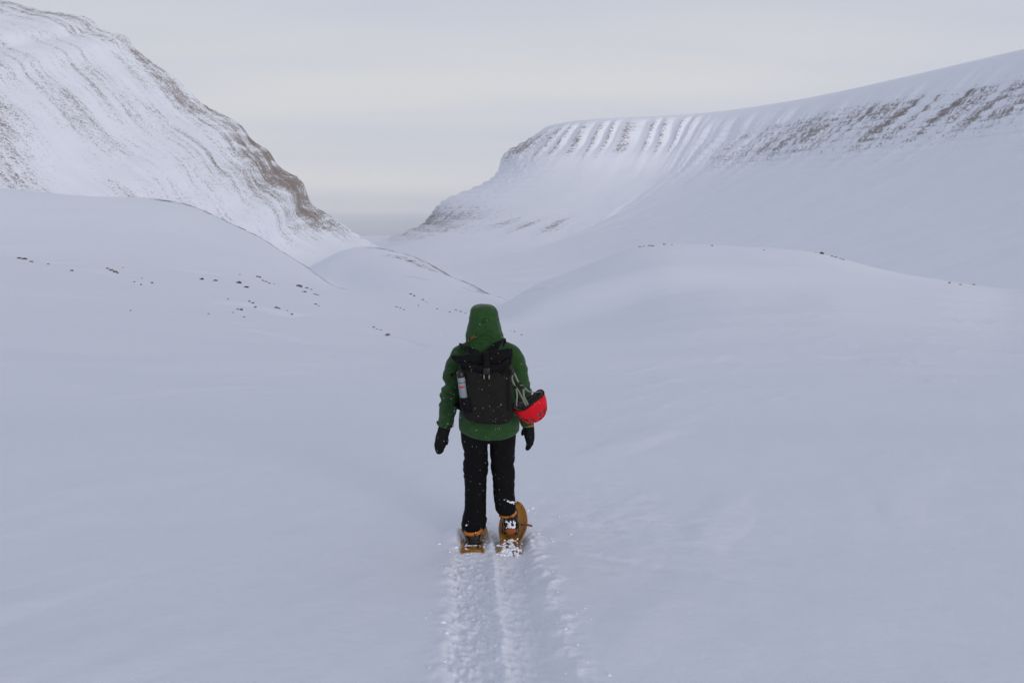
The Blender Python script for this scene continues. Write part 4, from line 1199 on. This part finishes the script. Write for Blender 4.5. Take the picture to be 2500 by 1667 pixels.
# ------------------------------------------------------------------ loose snow: clods along the track, powder on the shoes, flakes in the air
def clod_mesh(items, name, label, cat, seed, sub=1, melt=0.0):
    """items: (centre, radius); joined into one object of lumps nobody would count"""
    rng = np.random.default_rng(seed)
    bm = bmesh.new(); bmesh.ops.create_icosphere(bm, subdivisions=sub, radius=1.0)
    bv = np.array([list(q.co) for q in bm.verts]); bf = [tuple(q.index for q in t_.verts) for t_ in bm.faces]; bm.free()
    V, Fs = [], []
    for c, r_ in items:
        nn = noise3(bv * 1.3 + rng.uniform(-50, 50, 3), seed)
        sc_ = rng.uniform(.55, 1.3, 3) * np.array([1, 1, .8])
        p = bv * (1 + .55 * nn)[:, None] * r_ * sc_
        b_ = len(V) * len(bv)
        V.append(p + np.array(c)); Fs += [(a + b_, b + b_, d + b_) for a, b, d in bf]
    VV = np.concatenate(V)
    if melt:
        VV, Fs, _n = modded(VV, Fs, [('REMESH', dict(mode='VOXEL', voxel_size=melt)), ('SMOOTH', dict(iterations=2, factor=0.5))])
    o = obj(name, VV, Fs, MAT['powder'], None, sub > 1)
    lab(o, label, cat, None, 'stuff')
    return o
rng = np.random.default_rng(5)
items = []
for _ in range(190):
    y_ = rng.uniform(2.0, 5.5); cx = np.interp(y_, [1, 3, 5.4], [.06, -.01, -.155])
    side = rng.choice([-1, 1, 0], p=[.36, .34, .30])
    x_ = cx + (side * .30 + rng.normal(0, .07) if side else rng.uniform(-.26, .26) * (1 if rng.random() < .3 else 1) - .06)
    if side == 1 and rng.random() < .25: x_ += abs(rng.normal(0, .14))
    r_ = min(.017, .003 + rng.exponential(.004))
    items.append(((x_, y_, ground_z(x_, y_) - r_ * .1), r_))
for _ in range(120):
    x_ = rng.normal(-.12, .30); y_ = rng.uniform(5.2, 6.6)
    r_ = min(.018, .003 + rng.exponential(.004))
    items.append(((x_, y_, ground_z(x_, y_) + r_ * .15), r_))
clods = clod_mesh(items, 'snow_clods', 'loose lumps of snow thrown up along the snowshoe track', 'snow', 41, 2)
items = []
for _ in range(190):
    y_ = -.21 + abs(rng.normal(0, .055)); x_ = rng.uniform(-.085, .085); r_ = min(.013, .002 + rng.exponential(.0035))
    items.append((RT((x_, y_, .012 + r_ * .5 - .018 * max(0, (-y_ - .10) / .12) ** 1.5)), r_))
for _ in range(60):
    items.append((RT((rng.uniform(-.05, .05), rng.uniform(-.14, -.01), .012)), rng.uniform(.003, .013)))
for _ in range(46):
    x_ = rng.uniform(-.085, .085); items.append((LT((x_, -.205 + abs(rng.normal(0, .012)), -.004)), rng.uniform(.003, .008)))
for _ in range(70):
    a = rng.choice([-1, 1]); items.append((LT((a * rng.uniform(.05, .10), rng.uniform(-.10, .14), .008)), rng.uniform(.003, .011)))
for _ in range(40):
    items.append((LT((rng.uniform(-.05, .05), rng.uniform(-.07, -.02), .012)), rng.uniform(.003, .009)))
powder = clod_mesh(items, 'powder_snow', 'crumbs of powder snow lying on the snowshoe decks', 'snow', 43, 2, 0.0032)
# packed snow caught on the right heel and cuffs
items = []
for _ in range(60):
    a = rng.uniform(-.035, .035); h_ = rng.uniform(0.02, .085)
    p = RBOOT[1] + RBOOT[3] * h_ + Vector((a, -.026 - .02 * rng.random() * 0 + abs(a) * .25, 0))
    items.append((p, rng.uniform(.003, .0085)))
for _ in range(18):
    t_ = rng.random(); p = P(1231 + 25 * t_ + rng.normal(0, .6), 1221 + 7 * t_ + rng.normal(0, 1.6), -.088)
    items.append((p, rng.uniform(.003, .007)))
for _ in range(8):
    items.append((P(1137 + rng.uniform(0, 14), 1281 + rng.uniform(-1.5, 1.5), .012), rng.uniform(.003, .006)))
caught = clod_mesh(items, 'caught_snow', 'snow stuck to the lifted right boot and trouser cuffs', 'snow', 47, 2, 0.0028)

items = []
for _ in range(2600):
    y_ = rng.uniform(2.2, 9.0); x_ = rng.uniform(-.62, .62) * (y_ + 1.0); z_ = rng.uniform(-3.0, 1.4)
    if z_ < -1.5 - .16 * y_: continue
    items.append(((x_, y_, z_), rng.uniform(.0008, .0021)))
for _ in range(420):
    y_ = rng.uniform(4.2, 5.05); x_ = rng.uniform(-.62, .30); z_ = rng.uniform(-2.1, -.5)
    items.append(((x_, y_, z_), rng.uniform(.0008, .0020)))
flakes = clod_mesh(items, 'falling_snow', 'scattered snowflakes drifting in the air around the walker', 'snowflakes', 53, 1)

# ------------------------------------------------------------------ rocks that poke out of the drifts
def rock_mat():
    m, t, b = new_mat('dark_stone')
    b.inputs['Roughness'].default_value = .9
    g = t.n('ShaderNodeNewGeometry')
    n = t.n('ShaderNodeTexNoise'); n.inputs['Scale'].default_value = 2.2; n.inputs['Detail'].default_value = 8; t.l(g.outputs['Position'], n.inputs['Vector'])
    r_ = t.n('ShaderNodeMixRGB'); r_.inputs[1].default_value = (.040, .034, .028, 1); r_.inputs[2].default_value = (.15, .125, .10, 1); t.l(n.outputs['Fac'], r_.inputs['Fac'])
    sp = t.n('ShaderNodeSeparateXYZ'); t.l(g.outputs['Normal'], sp.inputs[0])
    a = t.n('ShaderNodeMath', operation='MULTIPLY_ADD'); t.l(n.outputs['Fac'], a.inputs[0]); a.inputs[1].default_value = .7; t.l(sp.outputs['Z'], a.inputs[2])
    mr = t.n('ShaderNodeMapRange'); mr.inputs['From Min'].default_value = 1.16; mr.inputs['From Max'].default_value = 1.30; t.l(a.outputs[0], mr.inputs['Value'])
    s_ = t.n('ShaderNodeMixRGB'); t.l(mr.outputs[0], s_.inputs['Fac']); t.l(r_.outputs[0], s_.inputs[1]); s_.inputs[2].default_value = (.8, .825, .9, 1)
    t.l(s_.outputs[0], b.inputs['Base Color'])
    return m
MAT['stone'] = rock_mat()
MAT['moss_stone'] = hard('mossy_stone', (.055, .050, .014), .95, var=.5, scale=1.5, bump=.5)

def build_rock(px, row, y0, y1, w, h, label, group, seed, mossy=False):
    x_, y_ = gpt(px, row, y0, y1)
    z_ = ground_z(x_, y_)
    k = y_ / F_PX * .82
    bm = bmesh.new(); bmesh.ops.create_icosphere(bm, subdivisions=3, radius=1.0)
    bv = np.array([list(q.co) for q in bm.verts]); bf = [tuple(q.index for q in t_.verts) for t_ in bm.faces]; bm.free()
    r_ = np.random.default_rng(seed)
    nn = noise3(bv * 1.1 + r_.uniform(-90, 90, 3), seed) * .55 + noise3(bv * 2.7 + r_.uniform(-90, 90, 3), seed + 3) * .28
    p = bv * (1 + nn)[:, None]
    p = np.round(p * 3.2) / 3.2 * .35 + p * .65           # broken facets
    p = p * np.array([w * k / 2, w * k / 2 * .8, h * k * .55])
    a = r_.uniform(-.5, .5); c, s_ = math.cos(a), math.sin(a)
    p = np.stack([p[:, 0] * c - p[:, 1] * s_, p[:, 0] * s_ + p[:, 1] * c, p[:, 2]], -1)
    o = obj('rock', p + np.array([x_, y_, z_ + h * k * .10]), bf, MAT['moss_stone'] if mossy else MAT['stone'], None, False, (x_, y_, z_))
    lab(o, label, 'rock', group)
    return o
sd = 300
CLUSTERS = [
 (25, 190, 'tiny dark stones below the row of mossy rocks', 'tiny dark stone on the bank below the row of low mossy rocks', ((118, 647, 8, 5), (175, 659, 9, 6))),
 (25, 190, 'knot of dark rocks on the upper left bank', 'dark rock in the tight knot of rocks on the upper left bank', ((262, 653, 8, 6), (272, 656, 12, 8), (281, 660, 11, 9), (287, 663, 6, 4), (300, 650, 5, 3))),
 (25, 190, 'three dark stones under the knot of rocks', 'small dark stone in the loose row downhill of the knot of rocks', ((328, 682, 6, 4), (344, 688, 6, 5), (371, 689, 7, 5), (346, 673, 5, 3))),
 (25, 190, 'rocks on the low snow mound', 'dark rock on the low snow mound below the mossy rocks', ((609, 735, 8, 6), (617, 738, 8, 5), (624, 743, 8, 5), (580, 749, 8, 5), (588, 750, 10, 8), (569, 757, 5, 4), (596, 774, 6, 4), (556, 729, 6, 3))),
 (25, 190, 'rocks on the slope between mound and gully', 'small dark rock on the open slope between the low mound and the gully', ((674, 750, 12, 6), (681, 752, 7, 5), (701, 757, 5, 3), (712, 762, 7, 5), (771, 742, 8, 5), (778, 746, 6, 3))),
 (25, 190, None, 'lone small stone at the foot of the low snow mound', ((509, 766, 6, 4),)),
 (25, 190, None, 'lone tiny stone far out on the smooth left slope', ((318, 756, 5, 4),)),
 (60, 250, 'rocks along the brow of the drift', 'dark rock in the broken line along the brow of the drift', ((585, 668, 5, 3), (628, 672, 9, 6), (634, 675, 8, 6), (641, 681, 8, 5), (649, 684, 9, 5), (657, 688, 7, 4), (668, 690, 5, 3))),
 (60, 250, 'rock heap on the drift', 'dark rock in the heap at the end of the drift', ((727, 697, 10, 9), (733, 701, 12, 10), (741, 694, 14, 7), (748, 699, 9, 6))),
 (60, 250, 'stones trailing from the rock heap', 'small stone in the short trail running down from the rock heap', ((760, 711, 7, 5), (768, 714, 9, 6), (775, 717, 7, 4))),
 (100, 420, 'three stones left of the gully rim', 'small dark stone at the uphill end of the gully rim', ((968, 751, 7, 4), (977, 754, 8, 4), (985, 758, 6, 3))),
 (100, 420, 'rocks above the gully rim', 'dark rock in the upper line above the gully rim', ((1003, 720, 10, 6), (1011, 724, 6, 6), (1032, 735, 10, 5), (1040, 740, 11, 5), (1049, 743, 8, 4), (1057, 745, 8, 4))),
 (100, 420, 'rocks at the gully rim beside the hood', 'small dark rock on the gully rim beside the green hood', ((1021, 750, 5, 3), (1067, 757, 6, 4), (1098, 764, 6, 4), (1112, 760, 9, 4), (1125, 763, 9, 4), (1136, 766, 8, 4))),
 (110, 260, 'rocks at the highest point of the right hill', 'small dark rock at the highest point of the right hill', ((1563, 603, 9, 4), (1572, 600, 6, 3), (1586, 596, 10, 4), (1594, 599, 8, 4), (1622, 594, 8, 5), (1640, 596, 6, 3))),
 (110, 260, 'stones between the high point and the boulder', 'tiny stone on the hill crest between its high point and the boulder', ((1738, 600, 7, 4), (1865, 612, 5, 3))),
 (110, 260, None, 'tiny dark stone touching the brown boulder on the crest', ((1991, 620, 5, 3),)),
 (110, 260, 'jagged rocks downhill of the boulder', 'jagged dark rock just downhill of the brown boulder', ((2030, 627, 9, 4), (2040, 629, 10, 4), (2050, 632, 10, 4), (2058, 635, 7, 4))),
 (110, 260, 'stones at the low end of the right hill', 'small dark stone at the low far end of the right hill crest', ((2318, 688, 6, 5), (2345, 692, 6, 4), (2377, 693, 9, 4), (2465, 700, 7, 4))),
]
for (y0, y1, grp, txt, lst) in CLUSTERS:
    for (px, row, w, h) in lst:
        sd += 1; build_rock(px, row, y0, y1, w, h, txt, grp, sd)
for i, (px, row, w, h) in enumerate(((47, 630, 14, 5), (60, 632, 16, 6), (76, 635, 12, 5))):
    sd += 1; build_rock(px, row, 60, 160, w, h, 'low olive mossy rock in the row at the top of the left bank', 'mossy rocks at the top of the left bank', sd, True)
for (px, row, w, h, t_) in ((492, 679, 11, 6, 'olive mossy rock standing alone between two drifts'), (526, 682, 14, 5, 'flat olive rock beside a lone mossy rock between the drifts'), (583, 688, 20, 8, 'largest olive mossy rock below the brow of the drift'), (601, 698, 14, 6, 'narrow dark rock touching the largest mossy rock')):
    sd += 1; build_rock(px, row, 40, 150, w, h, t_, None, sd, True)
for (px, row, w, h, t_) in ((912, 800, 8, 5, None), (920, 805, 7, 4, None), (930, 807, 7, 4, None)):
    sd += 1; build_rock(px, row, 20, 120, w, h, 'small rock in the short row above the arched black rock', 'rocks above the arched black rock', sd)
sd += 1; build_rock(948, 816, 20, 110, 15, 9, 'arched black rock alone on the smooth slope', None, sd)
G4 = 'pebbles beside the hood'; T4 = 'small dark stone on the slope just right of the green hood'
for (px, row, w, h) in ((1256, 810, 6, 4), (1273, 816, 5, 4), (1247, 808, 3, 2)):
    sd += 1; build_rock(px, row, 20, 110, w, h, T4, G4, sd)
sd += 1; build_rock(2005, 620, 120, 230, 13, 10, 'brown boulder standing on the crest of the right hill', None, sd, True)
